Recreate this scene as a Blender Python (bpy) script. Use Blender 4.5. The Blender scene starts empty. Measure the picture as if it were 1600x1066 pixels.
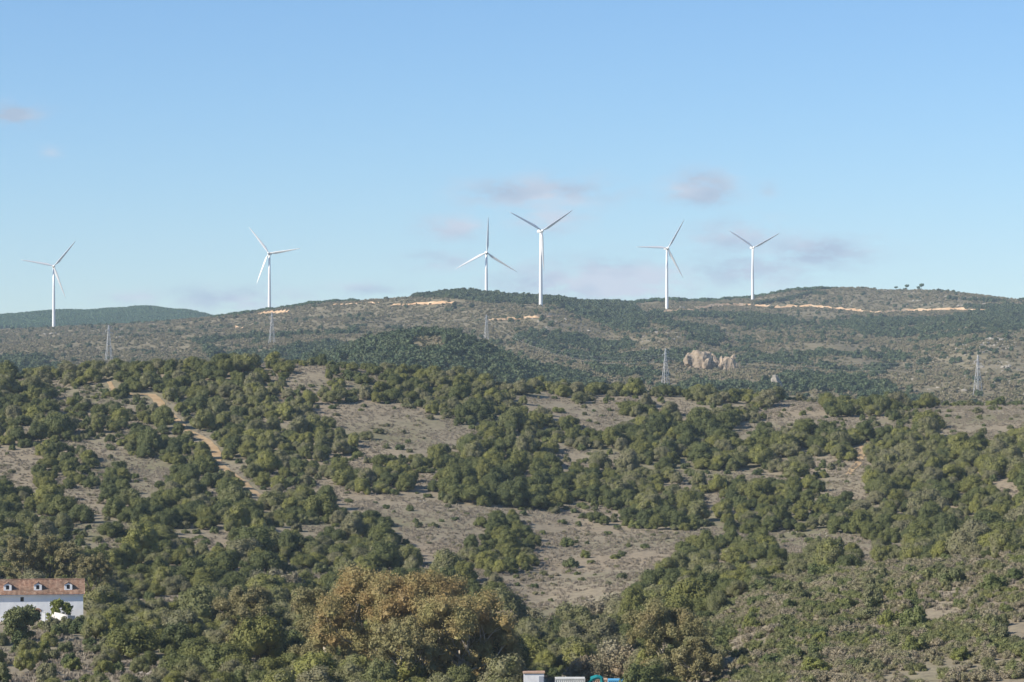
import bpy, bmesh, math, random
import numpy as np
from mathutils import Vector, Matrix, noise as mnoise

# ------------------------------------------------------------------ camera, sky, sun, exposure
F = 4537.0            # focal length in photo pixels (1600 wide)
HZ = 600.0            # photo row of eye level
sc = bpy.context.scene
col = sc.collection
cam_d = bpy.data.cameras.new('camera'); cam = bpy.data.objects.new('camera', cam_d); col.objects.link(cam)
cam_d.sensor_width = 36.0; cam_d.lens = F / 1600 * 36.0
cam_d.shift_y = (HZ - 533.0) / 1600.0
cam_d.clip_start = 1.0; cam_d.clip_end = 40000.0
cam.rotation_euler = (math.radians(90), 0, 0)
sc.camera = cam

SUN_EL = math.radians(33); SUN_AZ = math.radians(-112)       # azimuth from +Y, clockwise
S = Vector((math.sin(SUN_AZ) * math.cos(SUN_EL), math.cos(SUN_AZ) * math.cos(SUN_EL), math.sin(SUN_EL)))
w = bpy.data.worlds.new('World'); sc.world = w; w.use_nodes = True
nt = w.node_tree; N = nt.nodes; L = nt.links
for n in list(N): N.remove(n)
sky = N.new('ShaderNodeTexSky'); sky.sky_type = 'NISHITA'; sky.sun_disc = False
sky.sun_elevation = SUN_EL; sky.sun_rotation = SUN_AZ % (2 * math.pi)
sky.air_density = 1.0; sky.dust_density = 0.0; sky.ozone_density = 8.0; sky.altitude = 200
bg = N.new('ShaderNodeBackground'); bg.inputs['Strength'].default_value = 0.094
L.new(sky.outputs[0], bg.inputs['Color'])
out = N.new('ShaderNodeOutputWorld')

def wmath(op, a, b=None, c=None, clamp=False):
    m = N.new('ShaderNodeMath'); m.operation = op; m.use_clamp = clamp
    for i, v in enumerate((a, b, c)):
        if v is None: continue
        if isinstance(v, (int, float)): m.inputs[i].default_value = v
        else: L.new(v, m.inputs[i])
    return m.outputs[0]
tc = N.new('ShaderNodeTexCoord'); sx = N.new('ShaderNodeSeparateXYZ'); L.new(tc.outputs['Generated'], sx.inputs[0])
az = wmath('ARCTAN2', sx.outputs[0], sx.outputs[1]); el = wmath('ARCSINE', sx.outputs[2])
cv = N.new('ShaderNodeCombineXYZ'); L.new(wmath('MULTIPLY', az, 34), cv.inputs[0]); L.new(wmath('MULTIPLY', el, 85), cv.inputs[1])
cn = N.new('ShaderNodeTexNoise'); cn.inputs['Scale'].default_value = 2.3; cn.inputs['Detail'].default_value = 7; cn.inputs['Roughness'].default_value = .62
L.new(cv.outputs[0], cn.inputs['Vector'])
# small fair-weather clouds: (px, py, half width, half height, strength) as directions; beyond the view a loose low band goes on
blobs = [(840, 303, 110, 26, .75), (1095, 296, 50, 24, 1.0), (708, 356, 48, 18, .75), (860, 345, 60, 22, .6), (1270, 395, 95, 26, .7),
         (940, 440, 150, 32, .9), (1150, 372, 80, 28, .6), (370, 468, 110, 20, .6), (20, 186, 48, 15, .85), (690, 408, 60, 16, .5),
         (88, 243, 18, 9, .36), (1170, 425, 110, 28, .6), (220, 466, 60, 14, .5), (1200, 297, 16, 12, .4), (570, 452, 60, 12, .5)]
mask = None
for (bx, by, rx, ry, st) in blobs:
    dx = wmath('MULTIPLY', wmath('SUBTRACT', az, (bx - 800) / F), F / rx)
    dy = wmath('MULTIPLY', wmath('SUBTRACT', el, (HZ - by) / F), F / ry)
    r2 = wmath('ADD', wmath('MULTIPLY', dx, dx), wmath('MULTIPLY', dy, dy))
    g = wmath('MULTIPLY', wmath('EXPONENT', wmath('MULTIPLY', r2, -.9)), st)
    mask = g if mask is None else wmath('MAXIMUM', mask, g)
side = wmath('MULTIPLY', wmath('SUBTRACT', wmath('ABSOLUTE', az), .22), 12, clamp=True)
band = wmath('EXPONENT', wmath('MULTIPLY', wmath('POWER', wmath('MULTIPLY', wmath('SUBTRACT', el, .045), 30), 2.0), -1.0))
mask = wmath('MAXIMUM', mask, wmath('MULTIPLY', wmath('MULTIPLY', side, band), .55))
dens = wmath('SUBTRACT', wmath('ADD', wmath('MULTIPLY', mask, .62), wmath('MULTIPLY', cn.outputs['Fac'], 2.3)), 1.0)
dens = wmath('MULTIPLY', wmath('MULTIPLY', dens, 1.7, clamp=True), wmath('MULTIPLY', mask, 1.6, clamp=True))
dens = wmath('MULTIPLY', dens, .95)
cl = N.new('ShaderNodeBackground'); cl.inputs['Strength'].default_value = .92
cm_ = N.new('ShaderNodeMix'); cm_.data_type = 'RGBA'; cm_.inputs[6].default_value = (.30, .37, .475, 1); cm_.inputs[7].default_value = (.455, .495, .57, 1)
cn2 = N.new('ShaderNodeTexNoise'); cn2.inputs['Scale'].default_value = 1.1; cn2.inputs['Detail'].default_value = 3; cvo = N.new('ShaderNodeVectorMath'); cvo.inputs[1].default_value = (.1, -.55, 3.); L.new(cv.outputs[0], cvo.inputs[0]); L.new(cvo.outputs[0], cn2.inputs['Vector'])
L.new(wmath('MULTIPLY', wmath('SUBTRACT', cn2.outputs['Fac'], .36), 3.6, clamp=True), cm_.inputs[0]); L.new(cm_.outputs[2], cl.inputs['Color'])
mx = N.new('ShaderNodeMixShader'); L.new(dens, mx.inputs[0]); L.new(bg.outputs[0], mx.inputs[1]); L.new(cl.outputs[0], mx.inputs[2])
L.new(mx.outputs[0], out.inputs['Surface'])

sun_d = bpy.data.lights.new('sun', 'SUN'); sun_d.energy = 5.0; sun_d.angle = math.radians(.53); sun_d.color = (1, .93, .82)
sun = bpy.data.objects.new('sun', sun_d); col.objects.link(sun); sun.rotation_euler = (-S).to_track_quat('-Z', 'Y').to_euler()
sun.location = (0, 0, 300)
vs = sc.view_settings; vs.view_transform = 'Standard'; vs.look = 'None'; vs.exposure = 0.6; vs.gamma = 1; vs.use_curve_mapping = False
sc.render.engine = 'CYCLES'
sc.cycles.max_bounces = 6; sc.cycles.volume_bounces = 1; sc.cycles.diffuse_bounces = 3; sc.cycles.use_denoising = True

rng = np.random.default_rng(7); random.seed(7)

# ------------------------------------------------------------------ helpers
def tag(o, label=None, cat=None, group=None, kind=None):
    if label: o['label'] = label
    if cat: o['category'] = cat
    if group: o['group'] = group
    if kind: o['kind'] = kind
    return o
def link(name, me, parent=None, loc=None):
    o = bpy.data.objects.new(name, me); col.objects.link(o)
    if parent: o.parent = parent
    if loc is not None: o.location = loc
    return o
def mesh(name, V, Fc, m=None, smooth=False):
    me = bpy.data.meshes.new(name); me.from_pydata([tuple(v) for v in V], [], [tuple(f) for f in Fc])
    if m: me.materials.append(m)
    if smooth: me.polygons.foreach_set('use_smooth', [True] * len(me.polygons))
    me.update(); return me
class MB:
    def __init__(s): s.V = []; s.F = []
    def add(s, V, Fc):
        b = len(s.V); s.V += [tuple(v) for v in V]; s.F += [tuple(i + b for i in f) for f in Fc]
    def box(s, x0, x1, y0, y1, z0, z1):
        s.add([(x0, y0, z0), (x1, y0, z0), (x1, y1, z0), (x0, y1, z0), (x0, y0, z1), (x1, y0, z1), (x1, y1, z1), (x0, y1, z1)],
              [(0, 3, 2, 1), (4, 5, 6, 7), (0, 1, 5, 4), (1, 2, 6, 5), (2, 3, 7, 6), (3, 0, 4, 7)])
    def tube(s, P, R, n=6, cap=True):
        P = [Vector(p) for p in P]; V = []; Fc = []
        for i, p in enumerate(P):
            t = (P[min(i + 1, len(P) - 1)] - P[max(i - 1, 0)]).normalized()
            a = t.cross(Vector((0, 0, 1)) if abs(t.z) < .9 else Vector((1, 0, 0))).normalized(); b = t.cross(a)
            for k in range(n):
                th = 2 * math.pi * k / n; V.append(p + (a * math.cos(th) + b * math.sin(th)) * R[i])
        for i in range(len(P) - 1):
            for k in range(n):
                Fc.append((i * n + k, (i + 1) * n + k, (i + 1) * n + (k + 1) % n, i * n + (k + 1) % n))
        if cap: Fc += [tuple(range(n)), tuple(reversed(range((len(P) - 1) * n, len(P) * n)))]
        s.add(V, Fc)
    def prism(s, poly, y0, y1):            # polygon in x,z extruded along y
        n = len(poly); V = [(x, y0, z) for x, z in poly] + [(x, y1, z) for x, z in poly]
        s.add(V, [tuple(range(n)), tuple(reversed(range(n, 2 * n)))] + [(i, i + n, (i + 1) % n + n, (i + 1) % n) for i in range(n)])
    def me(s, name, m=None, smooth=False): return mesh(name, s.V, s.F, m, smooth)
    def build(s, name, m, parent=None, smooth=False, loc=None): return link(name, s.me(name, m, smooth), parent, loc)
def empty(name, loc=(0, 0, 0), rz=0):
    o = bpy.data.objects.new(name, None); col.objects.link(o); o.location = loc; o.rotation_euler = (0, 0, rz); o.empty_display_size = .5
    return o
def copy_tree(o, parent=None):
    c = o.copy(); col.objects.link(c); c.parent = parent
    for ch in list(o.children): copy_tree(ch, c)
    return c

# ------------------------------------------------------------------ materials
def mat(name, base, rough=.8, spec=.3):
    m = bpy.data.materials.new(name); m.use_nodes = True
    b = m.node_tree.nodes['Principled BSDF']; b.inputs['Base Color'].default_value = (*base, 1)
    b.inputs['Roughness'].default_value = rough; b.inputs['Specular IOR Level'].default_value = spec
    return m
def noise_mat(name, ramp, scale, rough=.9, detail=6, bump=0., rough_n=.6, coord='Object', scale2=None, ramp2=None, spec=.2, stretch=None, dist=1.):
    m = mat(name, ramp[0][1], rough, spec); t = m.node_tree; n = t.nodes; l = t.links; b = n['Principled BSDF']
    c = n.new('ShaderNodeTexCoord'); src = c.outputs[coord]
    if stretch:
        mp = n.new('ShaderNodeMapping'); mp.inputs['Scale'].default_value = stretch; l.new(src, mp.inputs[0]); src = mp.outputs[0]
    z = n.new('ShaderNodeTexNoise'); z.inputs['Scale'].default_value = scale; z.inputs['Detail'].default_value = detail; z.inputs['Roughness'].default_value = rough_n
    l.new(src, z.inputs['Vector'])
    def rp(stops, fac):
        r = n.new('ShaderNodeValToRGB'); e = r.color_ramp.elements
        while len(e) < len(stops): e.new(.5)
        for el_, (p, cc) in zip(e, stops): el_.position = p; el_.color = (*cc, 1)
        l.new(fac, r.inputs[0]); return r.outputs[0]
    colr = rp(ramp, z.outputs['Fac'])
    if scale2:
        z2 = n.new('ShaderNodeTexNoise'); z2.inputs['Scale'].default_value = scale2; z2.inputs['Detail'].default_value = 5; l.new(src, z2.inputs['Vector'])
        mm = n.new('ShaderNodeMix'); mm.data_type = 'RGBA'; mm.blend_type = 'MULTIPLY'; mm.inputs[0].default_value = 1
        l.new(colr, mm.inputs[6]); l.new(rp(ramp2, z2.outputs['Fac']), mm.inputs[7]); colr = mm.outputs[2]
    l.new(colr, b.inputs['Base Color'])
    if bump:
        bp = n.new('ShaderNodeBump'); bp.inputs['Strength'].default_value = bump; bp.inputs['Distance'].default_value = dist; l.new(z.outputs['Fac'], bp.inputs['Height']); l.new(bp.outputs[0], b.inputs['Normal'])
    return m
def leaf_mat(name, cols, patch=.5, transl=.18, rw=1., nw=.7):
    m = mat(name, cols[0], .65, .25); t = m.node_tree; n = t.nodes; l = t.links; b = n['Principled BSDF']
    oi = n.new('ShaderNodeObjectInfo'); c = n.new('ShaderNodeTexCoord')
    z = n.new('ShaderNodeTexNoise'); z.inputs['Scale'].default_value = patch; z.inputs['Detail'].default_value = 4
    l.new(c.outputs['Object'], z.inputs['Vector'])
    a = n.new('ShaderNodeMath'); a.operation = 'MULTIPLY_ADD'; l.new(z.outputs['Fac'], a.inputs[0]); a.inputs[1].default_value = nw; a.inputs[2].default_value = .5 * (1 - rw) - nw * .5
    s = n.new('ShaderNodeMath'); s.operation = 'MULTIPLY_ADD'; s.use_clamp = True; s.inputs[1].default_value = rw; l.new(oi.outputs['Random'], s.inputs[0]); l.new(a.outputs[0], s.inputs[2])
    r = n.new('ShaderNodeValToRGB'); e = r.color_ramp.elements
    while len(e) < len(cols): e.new(.5)
    for i, cc in enumerate(cols): e[i].position = i / (len(cols) - 1); e[i].color = (*cc, 1)
    l.new(s.outputs[0], r.inputs[0]); l.new(r.outputs[0], b.inputs['Base Color'])
    if transl:
        tr = n.new('ShaderNodeBsdfTranslucent'); l.new(r.outputs[0], tr.inputs['Color']); ms = n.new('ShaderNodeMixShader'); ms.inputs[0].default_value = transl
        l.new(b.outputs[0], ms.inputs[1]); l.new(tr.outputs[0], ms.inputs[2]); l.new(ms.outputs[0], n['Material Output'].inputs['Surface'])
    return m
M = {}
M['grey_leaf'] = leaf_mat('grey_green_leaves', [(.13, .14, .05), (.165, .165, .07), (.20, .185, .105), (.15, .155, .055), (.205, .205, .05), (.175, .17, .09)])
M['dark_leaf'] = leaf_mat('dark_green_leaves', [(.08, .095, .034), (.10, .115, .038), (.125, .135, .04), (.16, .16, .044)])
M['bush_leaf'] = leaf_mat('bush_leaves', [(.09, .115, .045), (.13, .15, .05), (.17, .16, .085), (.11, .13, .05), (.18, .19, .05)])
M['heath_leaf'] = leaf_mat('heath_leaves', [(.26, .22, .145), (.235, .21, .125), (.20, .195, .09), (.275, .235, .165), (.235, .20, .13)], transl=.1)
M['shrub_leaf'] = leaf_mat('shrub_leaves', [(.15, .165, .065), (.18, .19, .07), (.165, .165, .08), (.21, .21, .07)])
M['dry_leaf'] = leaf_mat('dry_grass_blades', [(.29, .245, .18), (.26, .22, .175), (.34, .29, .21), (.23, .195, .15)], transl=.1)
M['twig_leaf'] = leaf_mat('grey_twigs', [(.22, .19, .125), (.25, .22, .15), (.19, .185, .105), (.27, .21, .135)], transl=.1)
M['ochre_leaf'] = leaf_mat('ochre_leaves', [(.225, .225, .082), (.255, .23, .09), (.285, .23, .095), (.315, .215, .085), (.27, .21, .11)], patch=.22, rw=.1, nw=1.7)
M['olive_ochre'] = leaf_mat('olive_brown_leaves', [(.20, .20, .08), (.24, .21, .10), (.22, .20, .085), (.28, .21, .11)], patch=.2, rw=.4, nw=1.2)
M['far_leaf'] = leaf_mat('far_leaves', [(.042, .066, .03), (.055, .08, .034), (.072, .092, .04), (.05, .07, .034)], transl=0)
M['far_heath'] = leaf_mat('far_heath', [(.20, .17, .10), (.175, .16, .085), (.22, .18, .115), (.155, .15, .075)], transl=0)
M['pine_leaf'] = leaf_mat('pine_needles', [(.04, .075, .028), (.05, .09, .032), (.045, .08, .03)], transl=0)
M['far_pine'] = leaf_mat('far_pine_needles', [(.05, .10, .045), (.06, .115, .05), (.045, .09, .042)], transl=0)
M['citrus_leaf'] = leaf_mat('bright_green_leaves', [(.17, .20, .04), (.20, .21, .045), (.15, .19, .04)], transl=.25)
M['bark'] = noise_mat('bark', [(.3, (.10, .08, .06)), (.7, (.19, .16, .125))], 3)
M['pale_bark'] = noise_mat('pale_bark', [(.3, (.30, .25, .19)), (.7, (.52, .46, .37))], 1.2)
M['rock'] = noise_mat('sandstone', [(.25, (.12, .092, .064)), (.45, (.27, .21, .147)), (.7, (.355, .285, .205))], .16, bump=.5, detail=8, stretch=(1, 1, .5), dist=1.5)
M['pale_rock'] = noise_mat('pale_rock', [(.3, (.20, .18, .145)), (.6, (.34, .305, .25))], .3, bump=.4)
M['soil'] = noise_mat('orange_soil', [(.3, (.40, .24, .12)), (.5, (.52, .35, .20)), (.72, (.62, .48, .32))], .09, detail=8, bump=.4)
M['track'] = noise_mat('track_soil', [(.3, (.30, .20, .105)), (.55, (.38, .27, .15)), (.75, (.44, .33, .20))], .25, detail=7, bump=.2)
M['pale_track'] = noise_mat('pale_track', [(.3, (.34, .29, .22)), (.7, (.48, .42, .33))], .4, detail=6)
M['white_paint'] = mat('white_turbine_paint', (.74, .735, .72), .35, .5)
M['steel'] = mat('galvanised_steel', (.5, .5, .5), .5, .4)

# ------------------------------------------------------------------ terrain function
_h = np.random.default_rng(3).random((512, 512))
def vnoise(x, y):
    xi = np.floor(x).astype(int); yi = np.floor(y).astype(int); fx = x - xi; fy = y - yi
    fx = fx * fx * fx * (fx * (fx * 6 - 15) + 10); fy = fy * fy * fy * (fy * (fy * 6 - 15) + 10)
    g = lambda a, b: _h[a % 512, b % 512]
    return (g(xi, yi) * (1 - fx) + g(xi + 1, yi) * fx) * (1 - fy) + (g(xi, yi + 1) * (1 - fx) + g(xi + 1, yi + 1) * fx) * fy - .5
def fbm(x, y, o=4):
    s = 0; a = 1.
    for k in range(o): s = s + a * vnoise(x * 2 ** k + 17.3 * k, y * 2 ** k + 5.1 * k); a *= .5
    return s
# each line runs across the view: list of (photo column, depth in metres, photo row of the ground there)
LINES = [
    [(-900, 415, 1092), (0, 420, 1085), (300, 425, 1088), (700, 430, 1088), (1000, 430, 1088), (1100, 415, 1085), (1300, 400, 1078), (1600, 390, 1068), (2500, 380, 1055)],
    [(-900, 500, 1025), (0, 500, 1020), (300, 505, 1022), (700, 510, 1030), (900, 505, 1040), (1000, 490, 1035), (1100, 485, 1000), (1200, 490, 955), (1400, 500, 915), (1600, 500, 885), (2500, 500, 860)],
    [(-900, 580, 962), (0, 580, 964), (300, 590, 960), (700, 590, 985), (850, 585, 995), (1000, 575, 985), (1100, 560, 950), (1200, 560, 910), (1400, 560, 888), (1600, 560, 868), (2500, 560, 850)],
    [(-900, 660, 900), (0, 660, 900), (300, 665, 905), (700, 670, 925), (850, 660, 945), (1000, 655, 925), (1200, 650, 898), (1400, 640, 884), (1600, 640, 868), (2500, 640, 850)],
    [(-900, 760, 840), (0, 760, 830), (400, 760, 830), (700, 765, 850), (900, 770, 868), (1100, 770, 855), (1400, 765, 850), (1600, 760, 830), (2500, 760, 800)],
    [(-900, 880, 750), (0, 880, 742), (400, 880, 748), (700, 880, 760), (900, 890, 772), (1200, 890, 770), (1600, 880, 745), (2500, 880, 730)],
    [(-900, 980, 680), (0, 980, 668), (400, 980, 672), (700, 985, 682), (900, 990, 695), (1200, 990, 700), (1450, 985, 690), (1600, 980, 680), (2500, 980, 670)],
    [(-900, 1050, 630), (0, 1050, 620), (400, 1045, 615), (700, 1050, 632), (900, 1060, 650), (1200, 1060, 662), (1450, 1050, 655), (1600, 1050, 650), (2500, 1060, 650)],
    [(-900, 1120, 600), (0, 1120, 592), (150, 1120, 582), (330, 1115, 574), (500, 1110, 573), (700, 1120, 590), (850, 1130, 606), (1000, 1130, 613), (1200, 1130, 629), (1350, 1130, 633), (1600, 1130, 633), (2500, 1140, 640)],
    [(-900, 1300, 660), (800, 1300, 665), (2500, 1300, 690)],
    [(-900, 1600, 660), (0, 1600, 640), (700, 1550, 645), (1200, 1600, 655), (2500, 1600, 670)],
    [(-900, 2000, 600), (0, 2000, 592), (300, 2000, 592), (450, 1950, 590), (520, 1950, 566), (600, 1950, 534), (650, 1950, 518), (710, 1950, 518), (770, 1950, 545), (850, 1950, 578), (940, 1950, 604), (1050, 2000, 606), (1200, 2000, 612), (1400, 1950, 618), (1600, 1950, 615), (2500, 2000, 615)],
    [(-900, 2350, 575), (0, 2350, 569), (300, 2350, 566), (480, 2300, 565), (600, 2250, 562), (700, 2250, 557), (800, 2250, 562), (940, 2300, 575), (1050, 2350, 575), (1200, 2350, 578), (1400, 2350, 582), (1500, 2350, 572), (1600, 2350, 575), (2500, 2350, 580)],
    [(-900, 2800, 552), (0, 2800, 545), (300, 2800, 537), (500, 2800, 528), (700, 2800, 520), (850, 2800, 515), (950, 2800, 535), (1050, 2750, 522), (1150, 2850, 545), (1300, 2850, 535), (1400, 2850, 548), (1540, 2700, 525), (1650, 2750, 528), (2500, 2800, 530)],
    [(-900, 3300, 532), (0, 3300, 526), (300, 3300, 514), (500, 3200, 492), (700, 3150, 485), (850, 3150, 480), (950, 3200, 494), (1050, 3350, 500), (1200, 3400, 506), (1400, 3400, 510), (1540, 3350, 508), (1700, 3300, 510), (2500, 3300, 515)],
    [(-900, 3800, 528), (0, 3800, 517), (84, 3790, 513), (200, 3780, 508), (335, 3760, 498), (420, 3750, 488), (520, 3600, 470), (620, 3450, 460), (700, 3400, 454), (740, 3400, 458), (800, 3380, 468), (850, 3350, 467), (950, 3450, 480), (1000, 3700, 485), (1180, 3900, 481), (1300, 3800, 484), (1450, 3750, 487), (1600, 3700, 485), (2500, 3700, 490)],
    [(-900, 4150, 545), (0, 4150, 537), (335, 4150, 522), (520, 4100, 500), (700, 4000, 490), (850, 3950, 490), (930, 4000, 482), (1000, 4200, 476), (1040, 4250, 472), (1150, 4250, 467), (1280, 4200, 451), (1340, 4150, 451), (1400, 4200, 458), (1470, 4150, 452), (1530, 4150, 459), (1600, 4200, 468), (2500, 4200, 490)],
    [(-900, 4800, 540), (0, 4800, 522), (335, 4800, 522), (700, 4800, 530), (2500, 4900, 540)],
    [(-900, 5600, 506), (-200, 5600, 498), (0, 5600, 496), (100, 5600, 490), (200, 5600, 487), (250, 5650, 488), (300, 5650, 493), (340, 5600, 503), (500, 5600, 520), (800, 5600, 530), (2500, 5600, 540)],
    [(-900, 6900, 580), (2500, 6900, 580)],
]
PXG = np.arange(-900, 2501, 10.)
def _smooth(a, k=5):
    ker = np.hanning(k + 2)[1:-1]; ker /= ker.sum()
    return np.convolve(np.pad(a, k // 2, mode='edge'), ker, mode='valid')
LD = []; LZ = []
for ln in LINES:
    p, d, y = np.array(ln).T
    dd = _smooth(np.interp(PXG, p, d)); yy = _smooth(np.interp(PXG, p, y)); LD.append(dd); LZ.append(-(yy - HZ) / F * dd)
for d0, z0 in ((250, -41.), (110, -27.), (25, -9.), (0, -2.), (-300, -6.)):
    LD.insert(0, np.full_like(PXG, d0)); LZ.insert(0, np.full_like(PXG, z0))
LD = np.array(LD); LZ = np.array(LZ)
# monotone cubic slopes per column
_hh = np.diff(LD, axis=0); _dl = np.diff(LZ, axis=0) / _hh
LS = np.zeros_like(LZ); LS[0] = _dl[0]; LS[-1] = _dl[-1]
_pos = _dl[:-1] * _dl[1:] > 0
_w1 = 2 * _hh[1:] + _hh[:-1]; _w2 = _hh[1:] + 2 * _hh[:-1]
with np.errstate(divide='ignore', invalid='ignore'):
    LS[1:-1] = np.where(_pos, (_w1 + _w2) / (_w1 / _dl[:-1] + _w2 / _dl[1:]), 0)
def height(x, y):
    x = np.asarray(x, float).ravel(); y = np.asarray(y, float).ravel()
    px = np.clip(800 + F * x / np.maximum(y, 60.), -890, 2490); u = (px + 900) / 10; i = u.astype(int); f = u - i
    D = LD[:, i] * (1 - f) + LD[:, i + 1] * f; Z = LZ[:, i] * (1 - f) + LZ[:, i + 1] * f; Sl = LS[:, i] * (1 - f) + LS[:, i + 1] * f
    k = np.clip((D <= y).sum(0) - 1, 0, len(D) - 2); j = np.arange(len(x))
    d0, d1, z0, z1, s0, s1 = D[k, j], D[k + 1, j], Z[k, j], Z[k + 1, j], Sl[k, j], Sl[k + 1, j]
    h = d1 - d0; t = np.clip((y - d0) / h, 0, 1)
    z = z0 * (2 * t**3 - 3 * t**2 + 1) + h * s0 * (t**3 - 2 * t**2 + t) + z1 * (3 * t**2 - 2 * t**3) + h * s1 * (t**3 - t**2)
    far = np.clip((y - 1300) / 700, 0, 1); near = np.clip((y - 330) / 80, 0, 1)
    calm = 1 - .75 * np.clip(1 - np.abs(y - 3700) / 350, 0, 1)
    z = z + near * (1 - far) * (1.5 * fbm(x / 55, y / 70, 4))
    z = z + far * calm * (9 * fbm(x / 170 + 9, y / 330, 4) - 5 * np.abs(fbm(x / 90 + 3, y / 260 + 8, 3)))
    return z
def hz(x, y): return float(height([x], [y])[0])
def at(px, d): x = (px - 800) / F * d; return Vector((x, d, hz(x, d)))
def pix(px, py, d): return Vector(((px - 800) / F * d, d, -(py - HZ) / F * d))
def row(x, y, z): return HZ - z / y * F
def ground(px, py, d0, d1, n=900):
    d = np.linspace(d0, d1, n); x = (px - 800) / F * d; z = height(x, d); r = -(py - HZ) / F * d
    k = np.nonzero(z >= r)[0]; i = k[0] if len(k) else int(np.argmin(np.abs(z - r)))
    return Vector((x[i], d[i], z[i]))
def inpoly(px, py, poly):
    c = np.zeros(len(px), bool); n = len(poly)
    for i in range(n):
        x0, y0 = poly[i]; x1, y1 = poly[(i + 1) % n]
        if y0 == y1: continue
        c ^= ((y0 > py) != (y1 > py)) & (px < (x1 - x0) * (py - y0) / (y1 - y0) + x0)
    return c

# ------------------------------------------------------------------ ground sheet
dr = np.concatenate([np.linspace(-300, 360, 34)[:-1], np.arange(360, 1180, 2.4), np.arange(1180, 1700, 14), np.arange(1700, 4350, 8.5), np.arange(4350, 6000, 28), np.linspace(6000, 6800, 8)])
NC = 421
uu = np.linspace(-1, 1, NC); uu = .62 * uu + .38 * uu**3
DD, UU = np.meshgrid(dr, uu, indexing='ij'); XX = UU * (330 + .40 * np.maximum(DD, 0))
ZZ = height(XX, DD).reshape(XX.shape)
nr = len(dr)
gm = bpy.data.meshes.new('ground'); nv = nr * NC
gm.vertices.add(nv); gm.vertices.foreach_set('co', np.stack([XX, DD, ZZ], -1).ravel())
ii = (np.arange(nr - 1)[:, None] * NC + np.arange(NC - 1)[None, :]).ravel()
q = np.stack([ii, ii + 1, ii + NC + 1, ii + NC], -1)
gm.loops.add(q.size); gm.loops.foreach_set('vertex_index', q.ravel()); gm.polygons.add(len(q))
gm.polygons.foreach_set('loop_start', np.arange(0, q.size, 4)); gm.polygons.foreach_set('use_smooth', np.ones(len(q), bool)); gm.update(calc_edges=True)
g = noise_mat('dry_ground', [(.30, (.15, .125, .09)), (.45, (.215, .182, .138)), (.56, (.25, .213, .158)), (.72, (.29, .245, .168))], .55, detail=9, rough_n=.68, bump=.35,
              scale2=.018, ramp2=[(.35, (.78, .84, .68)), (.5, (1.02, 1.03, .97)), (.66, (1.09, 1.05, .98))], spec=.05, dist=.6)
# wild heath takes over on the far hills (a different plant cover, by place)
t = g.node_tree; n = t.nodes; l = t.links; b = n['Principled BSDF']
old = b.inputs['Base Color'].links[0].from_socket
geo = n.new('ShaderNodeNewGeometry'); sp = n.new('ShaderNodeSeparateXYZ'); l.new(geo.outputs['Position'], sp.inputs[0])
mr = n.new('ShaderNodeMapRange'); mr.inputs['From Min'].default_value = 1200; mr.inputs['From Max'].default_value = 1500; l.new(sp.outputs[1], mr.inputs['Value'])
z3 = n.new('ShaderNodeTexNoise'); z3.inputs['Scale'].default_value = .06; z3.inputs['Detail'].default_value = 10; z3.inputs['Roughness'].default_value = .72; l.new(geo.outputs['Position'], z3.inputs['Vector'])
r3 = n.new('ShaderNodeValToRGB'); e = r3.color_ramp.elements; e.new(.5); e.new(.6)
for el_, (p, c) in zip(e, [(.34, (.125, .112, .062)), (.45, (.17, .147, .088)), (.56, (.205, .172, .11)), (.72, (.25, .207, .14))]): el_.position = p; el_.color = (*c, 1)
l.new(z3.outputs['Fac'], r3.inputs[0])
mm = n.new('ShaderNodeMix'); mm.data_type = 'RGBA'; l.new(mr.outputs[0], mm.inputs[0]); l.new(old, mm.inputs[6]); l.new(r3.outputs[0], mm.inputs[7]); l.new(mm.outputs[2], b.inputs['Base Color'])
gm.materials.append(g)
tag(link('ground', gm), kind='structure')

def ribbon(name, pts, width, m, d0, d1, lift=.15, rough=.25, sub=6, tilt=0.):
    """strip laid on the ground through photo points; width in metres (number or list)"""
    P = [ground(px, py, d0, d1) for px, py in pts]
    wd = width if isinstance(width, list) else [width] * len(P)
    Q = []
    for i in range(len(P) - 1):
        for k in range(sub): t_ = k / sub; Q.append((P[i].lerp(P[i + 1], t_), wd[i] * (1 - t_) + wd[i + 1] * t_))
    Q.append((P[-1], wd[-1])); V = []; Fc = []; K = 5
    for i, (p, w_) in enumerate(Q):
        a = Q[max(i - 1, 0)][0]; b_ = Q[min(i + 1, len(Q) - 1)][0]; t_ = (b_ - a); t_.z = 0; t_.normalize(); nn = Vector((-t_.y, t_.x, 0))
        for k in range(K):
            s_ = (k / (K - 1) - .5) * w_ * (1 + random.uniform(-rough, rough) * (k in (0, K - 1)))
            x, y = p.x + nn.x * s_, p.y + nn.y * s_; V.append((x, y, hz(x, y) + lift + tilt * abs(s_) * (1 if nn.y * s_ > 0 else 0)))
        if i:
            for k in range(K - 1): b0 = (i - 1) * K + k; Fc.append((b0, b0 + K, b0 + K + 1, b0 + 1))
    return tag(link(name, mesh(name, V, Fc, m, True)), kind='structure')
TRACK = [(170, 597), (178, 610), (205, 617), (237, 617), (253, 634), (273, 654), (290, 672), (324, 690), (337, 705), (340, 724), (362, 741), (385, 758), (410, 778)]
ribbon('dirt_track', TRACK, [1.8, 2, 2, 3.6, 3.0, 2.5, 2.3, 2.6, 2.8, 2.9, 2.5, 2.3, 1.6], M['track'], 800, 1120)
ribbon('dirt_track', [(1325, 742), (1340, 725), (1347, 705), (1352, 690)], [2.0, 2.6, 2.6, 2.], M['track'], 800, 1120)
ribbon('pale_track', [(770, 1003), (800, 1006), (835, 1004)], 4, M['pale_track'], 420, 700)
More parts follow.
